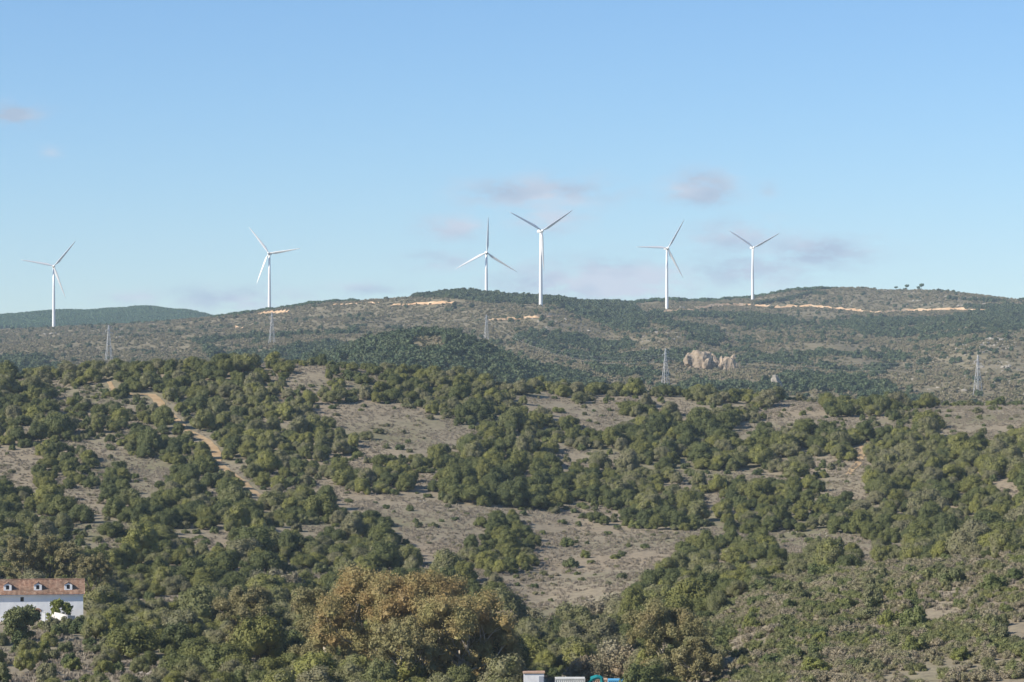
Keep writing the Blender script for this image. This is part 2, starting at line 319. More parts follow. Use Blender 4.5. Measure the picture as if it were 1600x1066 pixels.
ribbon('pale_track', [(790, 1030), (820, 1034), (850, 1040), (868, 1052)], 3, M['pale_track'], 420, 700)
ribbon('pale_track', [(200, 1034), (222, 1044), (240, 1058), (262, 1080)], 3.0, M['pale_track'], 400, 620)
for pts, w_ in (([(1205, 482), (1240, 480), (1290, 482), (1330, 486), (1370, 490)], 9), ([(1378, 490), (1420, 487), (1480, 485), (1540, 486)], 9),
               ([(1000, 488), (1040, 487), (1085, 486)], 8), ([(1090, 483), (1130, 478), (1165, 478), (1200, 480)], 9), ([(612, 478), (650, 476), (705, 476)], 6),
               ([(520, 477), (560, 475), (590, 475)], 3.5), ([(765, 502), (800, 500), (840, 497), (872, 494)], 6), ([(400, 492), (425, 490), (445, 491)], 10), ([(780, 472), (815, 473), (848, 475)], 6),
               ([(358, 512), (375, 516)], 6), ([(90, 558), (108, 555)], 6)):
    ribbon('earth_cut', pts, w_, M['soil'], 2000, 4250, lift=.6, rough=.6, sub=9, tilt=.45)

# ------------------------------------------------------------------ plants: prototypes
def unit(n_): v = rng.normal(size=(n_, 3)); return v / np.linalg.norm(v, axis=1)[:, None]
def leaves(mb, lobes, count, size, spread=.14, face=.75, flat=1.):
    R = np.array([l_[3] for l_ in lobes]); w_ = R**2 / (R**2).sum(); k = rng.choice(len(lobes), count, p=w_); C = np.array([l_[:3] for l_ in lobes])[k]; r = R[k]
    nrm = unit(count); nrm[:, 2] = np.where(nrm[:, 2] < -.35, -nrm[:, 2], nrm[:, 2])
    P = C + nrm * np.array([1, 1, flat]) * (r * (1 + rng.normal(0, spread, count)))[:, None]
    nn = nrm * face + unit(count) * (1 - face * .5); nn /= np.linalg.norm(nn, axis=1)[:, None]
    a = np.cross(nn, unit(count)); a /= np.linalg.norm(a, axis=1)[:, None] + 1e-9; b_ = np.cross(nn, a)
    s_ = (size * rng.uniform(.6, 1.35, count))[:, None]
    V = np.stack([P - a * s_, P + b_ * s_ * .6, P + a * s_, P - b_ * s_ * .6], 1).reshape(-1, 3)
    bse = len(mb.V); mb.V += V.tolist(); mb.F += [(bse + 4 * i, bse + 4 * i + 1, bse + 4 * i + 2, bse + 4 * i + 3) for i in range(count)]
_ico = None
def core(mb, lobes, f=.86, flat=1., lo=.86, hi=1.06):
    global _ico
    if _ico is None:
        bm = bmesh.new(); bmesh.ops.create_icosphere(bm, subdivisions=2, radius=1); bm.verts.ensure_lookup_table()
        _ico = (np.array([v.co[:] for v in bm.verts]), [tuple(v.index for v in fc.verts) for fc in bm.faces]); bm.free()
    for (x, y, z, r) in lobes:
        mb.add(_ico[0] * np.array([1, 1, flat]) * (r * f * rng.uniform(lo, hi, len(_ico[0])))[:, None] + np.array([x, y, z]), _ico[1])
def blob_lobes(R, Hh, n_, low=.25):
    """overlapping clumps of a rounded crown: radius R, height Hh, standing on z=0"""
    out_ = [(0, 0, Hh * .5, min(R, Hh * .5) * .78)]
    for i in range(n_):
        a = i * 2.4 + rng.uniform(-.5, .5); u = (i + .5) / n_; zc = low + (1 - low) * u; rr = math.sqrt(max(.02, 1 - ((zc - .35) / .72)**2)) * R * rng.uniform(.5, .78)
        out_.append((rr * math.cos(a), rr * math.sin(a), zc * Hh * rng.uniform(.68, .9), R * rng.uniform(.24, .50)))
    return out_
def limb(mb, p, d, ln, r, depth, tips, spread=.6):
    P = [Vector(p)]; d = Vector(d).normalized()
    for k in range(4):
        d = (d + Vector(rng.normal(0, .12, 3)) + Vector((0, 0, .04))).normalized(); P.append(P[-1] + d * ln / 4)
    mb.tube(P, [r * (1 - .11 * k) for k in range(5)], 6)
    if depth == 0: tips.append(P[-1]); return
    for k in range(3 if depth > 1 else 2):
        a = rng.uniform(0, 6.28); dd = (d + Vector((math.cos(a), math.sin(a), rng.uniform(-.1, .5))) * spread).normalized()
        limb(mb, P[-1] if k else P[3], dd, ln * rng.uniform(.6, .8), r * .58, depth - 1, tips, spread)
def tree_proto(R, Hh, n_lobe, n_leaf, size, lm, trunk=True, low=.22, face=.75):
    tb = MB()
    if trunk:
        h0 = Hh * .4
        tb.tube([(0, 0, -.5), (.06, .03, h0 * .5), (-.03, .08, h0)], [.24, .18, .13], 6)
        for k in range(4):
            a = k * 1.6 + rng.uniform(0, .8); tb.tube([(0, 0, h0 * .55), (math.cos(a) * R * .3, math.sin(a) * R * .3, Hh * .48), (math.cos(a) * R * .5, math.sin(a) * R * .5, Hh * .66)], [.12, .08, .04], 5)
    cb = MB(); lb = blob_lobes(R, Hh, n_lobe, low); core(cb, lb); leaves(cb, lb, n_leaf, size, face=face)
    return (tb.me('trunk', M['bark']) if trunk else None), cb.me('crown', lm)
PROTO = {'grey': [tree_proto(3.0, h_, nl, 5200, .15, M['grey_leaf'], low=lo, face=.88) for h_, nl, lo in ((4.6, 11, .2), (5.4, 17, .22), (4.0, 14, .18), (5.8, 19, .25), (4.8, 9, .15), (5.0, 15, .3))],
         'dark': [tree_proto(3.0, h_, nl, 5200, .155, M['dark_leaf'], low=lo, face=.88) for h_, nl, lo in ((4.4, 10, .2), (5.6, 16, .2), (4.8, 18, .22), (5.0, 12, .3), (4.1, 9, .15))],
         'bush': [tree_proto(1.5, h_, nl, 1500, .12, M['bush_leaf'], trunk=False, low=.1) for h_, nl in ((1.6, 8), (2.1, 10), (1.3, 7))]}
def small(name, R, Hh, nl, n_leaf, size, lm, f=.84, spread=.2, face=.6):
    cb = MB(); lb = blob_lobes(R, Hh, nl, .1); core(cb, lb, f); leaves(cb, lb, n_leaf, size, spread=spread, face=face); return cb.me(name, lm)
HEATH = [small('heath_bush', 1., h_, 6, 900, .085, M['heath_leaf'], .8, .24, .45) for h_ in (.9, 1.2, .75)]
SHRUB = [small('green_shrub', 1.3, h_, 7, 1300, .09, M['shrub_leaf'], .82, .22, .6) for h_ in (1.4, 1.8)]
TWIG = [small('grey_bush', 2.4, h_, 11, 1500, .2, M['twig_leaf'], .75, .25, .4) for h_ in (4.2, 3.4)]
FARW = [small('far_tree', 3.2, h_, nl, 260, .55, M['far_leaf'], .9, .16, .6) for h_, nl in ((4.6, 8), (5.4, 9), (3.8, 7))]
FARP = [small('far_pine', 3.2, 4.6, 7, 220, .55, M['far_pine'], .9, .16, .6)]
FARH = [small('far_bush', 1.5, h_, 4, 90, .4, M['far_heath'], .85, .2, .5) for h_ in (1.1, 1.5)]
TUFT = []
for k in range(3):
    mb = MB()
    for i in range(46):
        a = rng.uniform(0, 6.28); r = abs(rng.normal(0, .3)); x, y = r * math.cos(a), r * math.sin(a); hh = rng.uniform(.18, .5) * (1.1 - r); b_ = rng.uniform(0, 6.28); w_ = .05
        dx, dy = math.cos(b_) * w_, math.sin(b_) * w_; lx, ly = rng.normal(0, .12, 2)
        mb.add([(x - dx, y - dy, -.05), (x + dx, y + dy, -.05), (x + dx * .4 + lx, y + dy * .4 + ly, hh), (x - dx * .4 + lx, y - dy * .4 + ly, hh)], [(0, 1, 2, 3)])
    TUFT.append(mb.me('grass_tuft', M['dry_leaf']))

def scatter(name, P, scl, protos, label, cat):
    """one mass of plants: instances on points"""
    n_ = len(P); me = bpy.data.meshes.new(name); me.vertices.add(n_); me.vertices.foreach_set('co', np.asarray(P, float).ravel())
    a = me.attributes.new('scl', 'FLOAT_VECTOR', 'POINT'); a.data.foreach_set('vector', np.asarray(scl, float).ravel())
    rt = np.zeros((n_, 3)); rt[:, 2] = rng.uniform(0, 6.28, n_); rt[:, :2] = rng.normal(0, .08, (n_, 2))
    a = me.attributes.new('rot', 'FLOAT_VECTOR', 'POINT'); a.data.foreach_set('vector', rt.ravel())
    a = me.attributes.new('idx', 'INT', 'POINT'); a.data.foreach_set('value', rng.integers(0, len(protos), n_).astype(np.int32))
    o = link(name, me); ng = bpy.data.node_groups.new(name, 'GeometryNodeTree')
    ng.interface.new_socket('Geometry', in_out='INPUT', socket_type='NodeSocketGeometry'); ng.interface.new_socket('Geometry', in_out='OUTPUT', socket_type='NodeSocketGeometry')
    gi = ng.nodes.new('NodeGroupInput'); go = ng.nodes.new('NodeGroupOutput'); ip = ng.nodes.new('GeometryNodeInstanceOnPoints')
    jn = ng.nodes.new('GeometryNodeJoinGeometry')
    for pm in protos:
        po = bpy.data.objects.new(pm.name, pm)            # not linked to the scene: only its mesh is read
        oi = ng.nodes.new('GeometryNodeObjectInfo'); oi.inputs['Object'].default_value = po; oi.inputs['As Instance'].default_value = True
        ng.links.new(oi.outputs['Geometry'], jn.inputs[0])
    def attr(nm, ty):
        q_ = ng.nodes.new('GeometryNodeInputNamedAttribute'); q_.data_type = ty; q_.inputs['Name'].default_value = nm; return q_.outputs['Attribute']
    ng.links.new(gi.outputs[0], ip.inputs['Points']); ng.links.new(jn.outputs[0], ip.inputs['Instance']); ip.inputs['Pick Instance'].default_value = True
    ng.links.new(attr('idx', 'INT'), ip.inputs['Instance Index']); ng.links.new(attr('scl', 'FLOAT_VECTOR'), ip.inputs['Scale'])
    e2r = ng.nodes.new('FunctionNodeEulerToRotation'); ng.links.new(attr('rot', 'FLOAT_VECTOR'), e2r.inputs[0]); ng.links.new(e2r.outputs[0], ip.inputs['Rotation'])
    ng.links.new(ip.outputs[0], go.inputs[0])
    md = o.modifiers.new('scatter', 'NODES'); md.node_group = ng
    return tag(o, label, cat, kind='stuff')

# ------------------------------------------------------------------ woods of the middle hill and the valley
CLEAR = [  # bare, grassy openings (photo outline of the visible ground)
    [(-60, 690), (50, 700), (150, 688), (180, 708), (268, 722), (262, 744), (225, 776), (165, 808), (130, 796), (85, 772), (-60, 745)],
    [(440, 600), (450, 578), (500, 570), (520, 590), (480, 604)],
    [(478, 632), (570, 630), (640, 636), (700, 655), (745, 680), (700, 700), (640, 704), (590, 700), (560, 675), (500, 655)],
    [(468, 748), (520, 752), (560, 772), (640, 776), (720, 790), (850, 800), (960, 826), (1060, 832), (1130, 822), (1290, 828), (1420, 856), (1400, 892), (1330, 874), (1270, 868), (1200, 884), (1130, 880),
     (1060, 880), (1010, 905), (980, 940), (830, 960), (770, 930), (790, 905), (700, 880), (650, 858), (610, 815), (540, 790)],
    [(795, 622), (860, 612), (900, 630), (1000, 636), (970, 656), (920, 660), (860, 642)],
    [(1040, 622), (1090, 628), (1085, 668), (1060, 660)],
    [(1218, 624), (1285, 630), (1290, 642), (1240, 664), (1195, 674), (1130, 684), (1140, 672), (1200, 655)],
    [(1462, 630), (1700, 630), (1700, 664), (1570, 672), (1500, 688), (1455, 672)],
    [(1275, 762), (1330, 722), (1338, 700), (1356, 700), (1352, 740), (1368, 792), (1325, 786)],
    [(775, 915), (850, 910), (980, 930), (960, 960), (850, 965), (800, 960)],
    [(560, 690), (610, 690), (610, 715), (560, 712)], [(640, 740), (690, 742), (680, 765), (640, 762)],
    [(860, 700), (905, 700), (890, 722)], [(1090, 770), (1130, 775), (1130, 800), (1090, 796)],
]
CLUSTER = [[(60, 708), (140, 704), (145, 765), (60, 765)], [(748, 822), (800, 810), (836, 852), (832, 892), (765, 905), (725, 885)], [(1130, 800), (1290, 800), (1280, 832), (1140, 836)],
           [(1060, 858), (1200, 845), (1215, 875), (1080, 892)], [(1270, 862), (1340, 868), (1330, 890), (1250, 892)], [(170, 735), (195, 735), (200, 790), (170, 790)], [(1370, 856), (1405, 858), (1405, 880), (1370, 880)]]
SPARSE = [[(90, 630), (310, 650), (330, 700), (270, 745), (150, 700), (60, 690), (60, 650)], [(400, 562), (620, 575), (600, 640), (420, 640)], [(260, 720), (480, 740), (470, 780), (300, 790)]]
SPUR = [(1060, 1110), (1075, 1000), (1150, 945), (1215, 905), (1400, 885), (1640, 868), (1900, 860), (1900, 1200), (1060, 1200)]
YARD = [(-200, 978), (60, 980), (150, 1005), (190, 1030), (280, 1050), (300, 1100), (-200, 1100)]
HOUSE = [(-200, 905), (150, 905), (150, 985), (50, 990), (-200, 985)]
PEN = [(800, 1062), (1000, 1062), (1000, 1110), (790, 1110)]
NC_ = 26000
d_ = np.sqrt(rng.uniform(415**2, 1140**2, NC_)); x_ = rng.uniform(-.2, .2, NC_) * d_; zg = height(x_, d_)
px_ = 800 + F * x_ / d_; py_ = row(x_, d_, zg)
crest = np.interp(px_, [p[0] for p in LINES[8]], [p[1] for p in LINES[8]])
clear = np.zeros(NC_, bool); clus = np.zeros(NC_, bool); sparse = np.zeros(NC_, bool)
for P_ in CLEAR: clear |= inpoly(px_, py_, P_)
for P_ in CLUSTER: clus |= inpoly(px_, py_, P_)
for P_ in SPARSE: sparse |= inpoly(px_, py_, P_)
spur = inpoly(px_, py_, SPUR) & (d_ < 600); yard = inpoly(px_, py_, YARD) & (d_ < 575); house = inpoly(px_, py_, HOUSE) & (d_ < 615); pen = inpoly(px_, py_, PEN) & (d_ < 470)
trk = np.zeros(NC_)
tp = np.array([ground(px, py, 800, 1120)[:] for px, py in TRACK])
tq = np.concatenate([tp[i] + (tp[i + 1] - tp[i]) * np.linspace(0, 1, 9)[:-1, None] for i in range(len(tp) - 1)])
trk = np.min(np.hypot(x_[:, None] - tq[None, :, 0], (d_[:, None] - tq[None, :, 1])), axis=1)
hpx = 4.4 * F / d_; ahead = np.zeros(NC_, bool)      # a tree in front of an opening must not stand so close that it hides it
for P_ in CLEAR: ahead |= inpoly(px_, py_ - .45 * hpx, P_) | inpoly(px_, py_ - .85 * hpx, P_)
gap = fbm(x_ / 26, d_ / 34, 3)
cell = {}; TREES = []
BIG = [(pix(620, 1000, 452), 17), (pix(725, 1000, 440), 11), (pix(1045, 1000, 452), 9), (pix(390, 1000, 520), 7)]
for i in range(NC_):
    x, y = x_[i], d_[i]
    if y > crest[i] + 6 or trk[i] < 3.6 or house[i] or pen[i] or (px_[i] < 142 and 528 < y < 612): continue
    r = float(np.clip(rng.lognormal(math.log(2.38), .30), 1.4, 4.6)); kind = 'dark' if rng.random() < (.5 + 1.1 * fbm(x / 60 + 4, y / 60, 2)) else 'grey'; pack = .74
    if clus[i]:
        r = min(r, 3.0) * .85; pack = .95
    elif spur[i]:
        if rng.random() > .16 * (1 + 2.5 * gap[i]): continue
        kind = 'bush'; r = rng.uniform(.9, 1.7) if rng.random() < .75 else rng.uniform(1.7, 2.6); pack = 1.0
    elif yard[i]:
        if rng.random() > .16: continue
        kind = 'bush' if rng.random() < .6 else 'grey'; r = rng.uniform(1.2, 2.0); pack = 1.2
    elif clear[i] or (ahead[i] and rng.random() < .9):
        if rng.random() > (.055 if clear[i] else .13): continue
        kind = 'bush'; r = rng.uniform(.6, 1.4) if rng.random() < .85 else rng.uniform(1.6, 2.6); pack = 1.5
    elif sparse[i]:
        if rng.random() < .45: kind = 'bush'; r = rng.uniform(.9, 1.9)
        pack = 1.0
    elif gap[i] > .2:
        if rng.random() > .35: continue
        kind = 'bush'; r = rng.uniform(.8, 1.6); pack = 1.1
    elif rng.random() < .16: kind = 'bush'; r = rng.uniform(1.0, 1.9)
    if trk[i] < r * (.8 if rng.random() < .5 else .45) + 1.9: continue
    if py_[i] > 960 and any(math.hypot(x - b_.x, y - b_.y) < 3 for b_, _ in BIG): continue
    cx, cy = int(x // 6), int(y // 6); ok = True
    for ax in (-1, 0, 1):
        for ay in (-1, 0, 1):
            for (qx, qy, qr) in cell.get((cx + ax, cy + ay), ()):
                if (qx - x)**2 + (qy - y)**2 < (pack * (qr + r))**2: ok = False; break
            if not ok: break
        if not ok: break
    if not ok: continue
    cell.setdefault((cx, cy), []).append((x, y, r)); TREES.append((x, y, float(zg[i]), r, kind, px_[i], py_[i], trk[i], bool(clear[i] and not clus[i]), bool(spur[i]), bool(yard[i])))

def zone(px, py, tk, clr, spr, yrd):
    if spr: return 'on the brown brushy slope'
    if yrd: return 'on the bare ground below the white house'
    if tk < 13: return 'lining the orange dirt track'
    if clr: return 'standing in a dry grass clearing'
    if px < 340 and py > 890: return 'in the dense thicket beside the white house'
    if px < 420 and py > 770: return 'in the closed wood uphill of the white house'
    if py > 940 and px < 860: return 'in the thicket behind the ochre trees'
    if py > 880 and px >= 820: return 'in the tree belt below the brown brushy slope'
    if py < 640 and px < 480: return 'on the hill crest at the top of the dirt track'
    if py < 650 and px < 980: return 'on the hill crest below the forested knoll'
    if py < 650 and px < 1300: return 'on the hill crest below the big tan rock outcrop'
    if py < 660: return 'on the hill crest beside the flat dry field'
    if px < 330: return 'between the dirt track and the pale clearing'
    if px < 700: return 'between the dirt track and the wide clearing'
    if px < 1130: return 'in the wood above the wide dry clearing'
    return 'in the closed wood below the flat dry field'
DESC = {'grey': ('grey_green_tree', 'rounded grey-green tree', 'tree'), 'dark': ('dark_green_tree', 'dense dark green tree', 'tree'), 'bush': ('bush', 'low round green bush', 'bush')}
rest = []
for kind in ('grey', 'dark', 'bush'):
    T = sorted([t_ for t_ in TREES if t_[4] == kind], key=lambda t_: -(t_[3] / t_[1]) * (1 if -20 < t_[5] < 1620 and t_[6] < 1085 else .01))
    nm, ds, ct = DESC[kind]; base = []
    for t_ in T[300:]: rest.append(t_)
    for i, t_ in enumerate(T[:300]):
        x, y, z, r, _, px, py, tk, clr, spr, yrd = t_
        tm, cm = PROTO[kind][i % len(PROTO[kind])]; zn = zone(px, py, tk, clr, spr, yrd)
        s_ = r / (1.5 if kind == 'bush' else 3.0); sc_ = (s_ * rng.uniform(.82, 1.25), s_ * rng.uniform(.82, 1.25), s_ * rng.uniform(.75, 1.18))
        if tm is None: o = link(nm, cm)
        else: o = empty(nm); link('trunk', tm, o); link('crown', cm, o)
        o.location = (x, y, z - .12); o.rotation_euler = (0, 0, rng.uniform(0, 6.28)); o.scale = sc_
        sz = ('large ' if r > 3.4 else 'small ' if r < 2.4 else '') if kind != 'bush' else ('broad ' if r > 1.5 else 'small ' if r < 1.0 else '')
        tag(o, sz + ds + ' ' + zn, ct, sz + ds + 's ' + zn if kind != 'bush' else sz + 'low round bushes ' + zn)
print('TREES', len(TREES), 'rest', len(rest))
for kind, nm, lab in (('grey', 'woodland', 'mass of smaller grey-green trees filling the hillside wood'), ('dark', 'woodland', 'mass of smaller dark green trees filling the hillside wood'), ('bush', 'shrubbery', 'mass of small green bushes between the trees')):
    R_ = [t_ for t_ in rest if t_[4] == kind]
    if not R_: continue
    P_ = [(t_[0], t_[1], t_[2] - .12) for t_ in R_]; q_ = 1.5 if kind == 'bush' else 3.0
    scatter(nm, P_, [(t_[3] / q_ * rng.uniform(.82, 1.25), t_[3] / q_ * rng.uniform(.82, 1.25), t_[3] / q_ * rng.uniform(.75, 1.18)) for t_ in R_], [p_[1] for p_ in PROTO[kind]], lab, 'woodland' if kind != 'bush' else 'bushes')
# brown heath on the near slope, and low scrub in the openings
n_ = 11500; y2 = np.sqrt(rng.uniform(395**2, 605**2, n_)); x2 = rng.uniform(.045, .21, n_) * y2; z2 = height(x2, y2); p2 = 800 + F * x2 / y2; r2 = row(x2, y2, z2)
k2 = inpoly(p2, r2, SPUR); s2 = rng.uniform(.4, 1.0, n_) * (1.25 + .9 * fbm(x2 / 7 + 3, y2 / 11, 3))
up_ = np.clip((np.interp(p2, [1060, 1215, 1400, 1640], [1000, 905, 885, 868]) + 135 - r2) / 110, 0, 1)
k2 &= rng.random(n_) < np.clip(.62 + 2.2 * fbm(x2 / 16 + 7, y2 / 24 + 2, 3), .08, 1)
gk = k2 & (rng.random(n_) < np.clip(.26 - .34 * up_ + 1.5 * fbm(x2 / 9, y2 / 15, 3), 0.01, .9)); k2 &= ~gk
sc2 = np.stack([s2, s2, s2 * rng.uniform(.7, 1.2, n_)], -1); pp2 = np.stack([x2, y2, z2 - .08], -1)
scatter('shrubbery', pp2[gk], sc2[gk] * .8, SHRUB, 'low green shrubs spread through the heath of the near slope', 'bushes')
scatter('heath', pp2[k2], sc2[k2], HEATH, 'brown and green heath scrub covering the near slope', 'heath')
n_ = 90000; y2 = np.sqrt(rng.uniform(415**2, 1135**2, n_)); x2 = rng.uniform(-.2, .2, n_) * y2; z2 = height(x2, y2); p2 = 800 + F * x2 / y2; r2 = row(x2, y2, z2)
c2 = np.zeros(n_, bool)
for P_ in CLEAR + SPARSE: c2 |= inpoly(p2, r2, P_)
c2 |= inpoly(p2, r2, YARD) | (inpoly(p2, r2, SPUR) & (y2 < 600)); c2 |= fbm(x2 / 26, y2 / 34, 3) > .22
dt = np.full(n_, 99.)
idx = np.nonzero(c2 & (p2 < 450) & (y2 > 780))[0]
dt[idx] = np.min(np.hypot(x2[idx, None] - tq[None, :, 0], y2[idx, None] - tq[None, :, 1]), axis=1)
k2 = c2 & (dt > 2.6) & (fbm(x2 / 9 + 2, y2 / 12, 3) > -.22); s2 = rng.uniform(.6, 1.5, n_)
scatter('dry_grass', np.stack([x2, y2, z2], -1)[k2], np.stack([s2, s2, s2], -1)[k2], TUFT, 'dry straw-coloured grass and stalks in the openings', 'grass')
k3 = k2 & (fbm(x2 / 14 + 8, y2 / 18, 3) > .1) & (rng.random(n_) < .16); s3 = rng.uniform(.35, .8, n_)
scatter('heath', np.stack([x2, y2, z2 - .05], -1)[k3], np.stack([s3, s3, s3 * .9], -1)[k3], HEATH, 'low grey-brown scrub scattered over the dry clearings', 'heath')
# bushes along the back edge of the flat field
for k, px in enumerate((1236, 1250, 1268, 1292, 1478, 1490, 1503, 1517, 1531, 1549, 1562, 1578, 1590, 1606)):
    p = at(px, 1133 + rng.uniform(-4, 4)); s_ = rng.uniform(.9, 1.7); o = link('bush', PROTO['bush'][k % 3][1], loc=p - Vector((0, 0, .1))); o.scale = (s_ * 1.2, s_, s_); o.rotation_euler = (0, 0, k)
    zn = 'on the crest beside the pale leaning slab' if px < 1300 else 'along the back edge of the flat dry field'
    tag(o, 'rounded dark bush ' + zn, 'bush', 'bushes ' + zn)
# grey leafless thicket by the stream
for k, (px, py) in enumerate([(790, 985), (812, 975), (835, 968), (858, 985), (880, 975), (905, 965), (825, 995), (930, 958), (800, 960), (955, 950), (935, 1050), (955, 1035), (975, 1045), (910, 1052), (400, 905), (430, 900), (455, 915)]):
    p = ground(px, py + 14, 430, 800); o = link('grey_bush', TWIG[k % 2], loc=p - Vector((0, 0, .15))); s_ = rng.uniform(.85, 1.3); o.scale = (s_, s_, s_ * rng.uniform(.9, 1.2)); o.rotation_euler = (0, 0, rng.uniform(0, 6))
    zn = 'by the valley track' if px < 880 and px > 700 else ('at the edge of the belt of green trees' if py < 1000 and px > 700 else ('behind the metal containers' if px > 700 else 'in the wood uphill of the brown-leaved tree'))
    tag(o, 'grey-brown half-bare thicket bush ' + zn, 'bush', 'grey bushes ' + zn)

# ------------------------------------------------------------------ tall trees of the valley
def big_tree(name, p, Hh, R, lm, bark, label, n_leaf=9000, size=.14, n_limb=5, trunk_r=.45, group=None, lobe=.2, stems=1):
    o = empty(name, p, rng.uniform(0, 6)); tb = MB(); tips = []
    for sidx in range(stems):
        off = Vector((rng.normal(0, .9), rng.normal(0, .9), 0)) if stems > 1 else Vector((0, 0, 0)); lean = Vector(rng.normal(0, .12, 3)); h0 = Hh * rng.uniform(.26, .36)
        top = off + Vector((lean.x * h0, lean.y * h0, h0)); tb.tube([off + Vector((0, 0, -1)), off + (top - off) * .5 + Vector((.15, -.1, 0)), top], [trunk_r, trunk_r * .8, trunk_r * .65], 8)
        for k in range(n_limb):
            a = k * 6.28 / n_limb + rng.uniform(-.4, .4); el_ = rng.uniform(.35, 1.7)
            limb(tb, top - Vector((0, 0, rng.uniform(0, h0 * .3))), (math.cos(a), math.sin(a), el_), math.hypot(R * .45, Hh * .2) * rng.uniform(.8, 1.1), trunk_r * .42, 2, tips, .55)
    tb.build('trunk', bark, o, True)
    lobes = []
    for t_ in tips:
        q_ = Vector((t_.x, t_.y, t_.z)); rad = math.hypot(q_.x, q_.y)
        if rad > R: q_.x *= R / rad; q_.y *= R / rad
        q_.z = min(max(q_.z, Hh * .16), Hh * .9); lobes.append((q_.x, q_.y, q_.z, R * lobe * rng.uniform(.7, 1.25)))
    for k in range(int(44 * (1 + Hh / 16))):      # fill the crown's outline
        a = rng.uniform(0, 6.28); u = rng.uniform(.12, .95); rr = R * math.sqrt(max(.03, 1 - ((u - .42) / .58)**2)) * rng.uniform(.35, 1.0)
        lobes.append((rr * math.cos(a), rr * math.sin(a), u * Hh * .93, R * lobe * rng.uniform(.4, .95)))
    cb = MB(); core(cb, lobes, .72, lo=.55, hi=1.15); leaves(cb, lobes, int(n_leaf * 2.1), size, spread=.2, face=.66); cb.build('crown', lm, o)
    return tag(o, label, 'tree', group)
big_tree('olive_tree', at(515, 478), 14.5, 6.2, M['olive_ochre'], M['pale_bark'], 'yellowish olive tree at the uphill end of the ochre grove', 15000)
big_tree('ochre_tree', at(585, 466), 18.3, 8.8, M['ochre_leaf'], M['pale_bark'], 'broad olive and rust tree in the middle of the ochre grove', 24000)
big_tree('ochre_tree', at(660, 456), 18.6, 9.0, M['ochre_leaf'], M['pale_bark'], 'tallest rust and ochre tree with broad rounded crown', 26000)
big_tree('ochre_tree', at(632, 434), 12.5, 4.8, M['olive_ochre'], M['pale_bark'], 'ochre tree with forked pale bare trunks showing low down', 8000, n_limb=4, stems=3, trunk_r=.34)
big_tree('ochre_tree', at(722, 440), 15.2, 7.6, M['ochre_leaf'], M['pale_bark'], 'orange-topped tree with pale branches beside the white cabin', 19000, stems=2)
big_tree('dark_green_tree', at(776, 447), 10.5, 4.4, M['dark_leaf'], M['bark'], 'dark shaded tree standing right against the white cabin', 12000, trunk_r=.3)
big_tree('ochre_tree', at(1043, 440), 12.5, 6.3, M['olive_ochre'], M['pale_bark'], 'olive-brown tree at the foot of the brown slope', 16000)
big_tree('ochre_tree', at(1090, 425), 8, 3.6, M['olive_ochre'], M['pale_bark'], 'small olive-brown tree on the brown slope edge', 7000, trunk_r=.25)
big_tree('brown_tree', at(388, 505), 13.5, 5.0, M['olive_ochre'], M['bark'], 'brown-leaved tree alone among the green bushes of the thicket', 13000, trunk_r=.3)
for k, (px, d, h_, r_) in enumerate([(35, 640, 12, 4.2), (75, 645, 12.5, 4.4), (108, 640, 11.5, 4)]):
    big_tree('brown_tree', at(px, d), h_, r_, M['olive_ochre'], M['bark'], 'tall brownish tree rising behind the roof of the white house', 9000, trunk_r=.3, group='brownish trees behind the house')
big_tree('brown_tree', at(150, 600), 13, 3.2, M['olive_ochre'], M['bark'], 'slim brownish tree at the gable end of the white house', 9000, trunk_r=.28)
big_tree('garden_tree', at(31, 530), 6.3, 2.9, M['shrub_leaf'], M['bark'], 'round yellow-green garden tree in front of the white house', 5000, size=.2, trunk_r=.2, lobe=.3)
big_tree('citrus_tree', at(92, 566), 4.8, 2.4, M['citrus_leaf'], M['bark'], 'bright green citrus-like tree against the white house wall', 1500, size=.22, trunk_r=.12, lobe=.2)
big_tree('garden_tree', at(30, 500), 4.2, 1.1, M['bush_leaf'], M['bark'], 'narrow young tree below the round garden tree', 1500, size=.17, trunk_r=.1, lobe=.4)

# ------------------------------------------------------------------ far hills: woods, heath, pines
FD = [([(480, 566), (560, 548), (620, 510), (700, 505), (745, 520), (790, 545), (850, 575), (945, 602), (900, 640), (480, 620)], .95),
      ([(600, 466), (640, 456), (700, 446), (745, 452), (800, 462), (870, 466), (950, 474), (990, 478), (1010, 500), (1015, 525), (960, 515), (900, 492), (860, 476), (760, 474), (700, 466)], .95),
      ([(1000, 492), (1100, 492), (1200, 494), (1300, 498), (1440, 500), (1700, 470), (1700, 515), (1560, 520), (1440, 535), (1410, 570), (1340, 605), (1200, 620), (1000, 620), (960, 590), (990, 560), (1060, 545), (1080, 520), (1020, 505)], .38),
      ([(-100, 565), (60, 562), (110, 580), (110, 610), (-100, 610)], .8), ([(300, 535), (420, 525), (560, 520), (560, 560), (420, 570), (330, 560)], .42), ([(860, 500), (1000, 520), (1010, 560), (960, 590), (880, 560), (800, 530)], .35),
      ([(1480, 468), (1560, 470), (1600, 478), (1560, 486), (1500, 480)], .7), ([(1170, 600), (1340, 590), (1460, 620), (1460, 640), (1170, 640)], .35), ([(0, 470), (335, 480), (340, 498), (200, 510), (0, 518)], 0.)]
BARE = [[(1120, 512), (1300, 508), (1360, 520), (1290, 545), (1200, 548), (1130, 540)], [(990, 512), (1050, 515), (1060, 545), (1000, 560)], [(1400, 548), (1540, 520), (1600, 520), (1600, 545), (1440, 580)], [(640, 530), (690, 528), (700, 552), (640, 548)]]
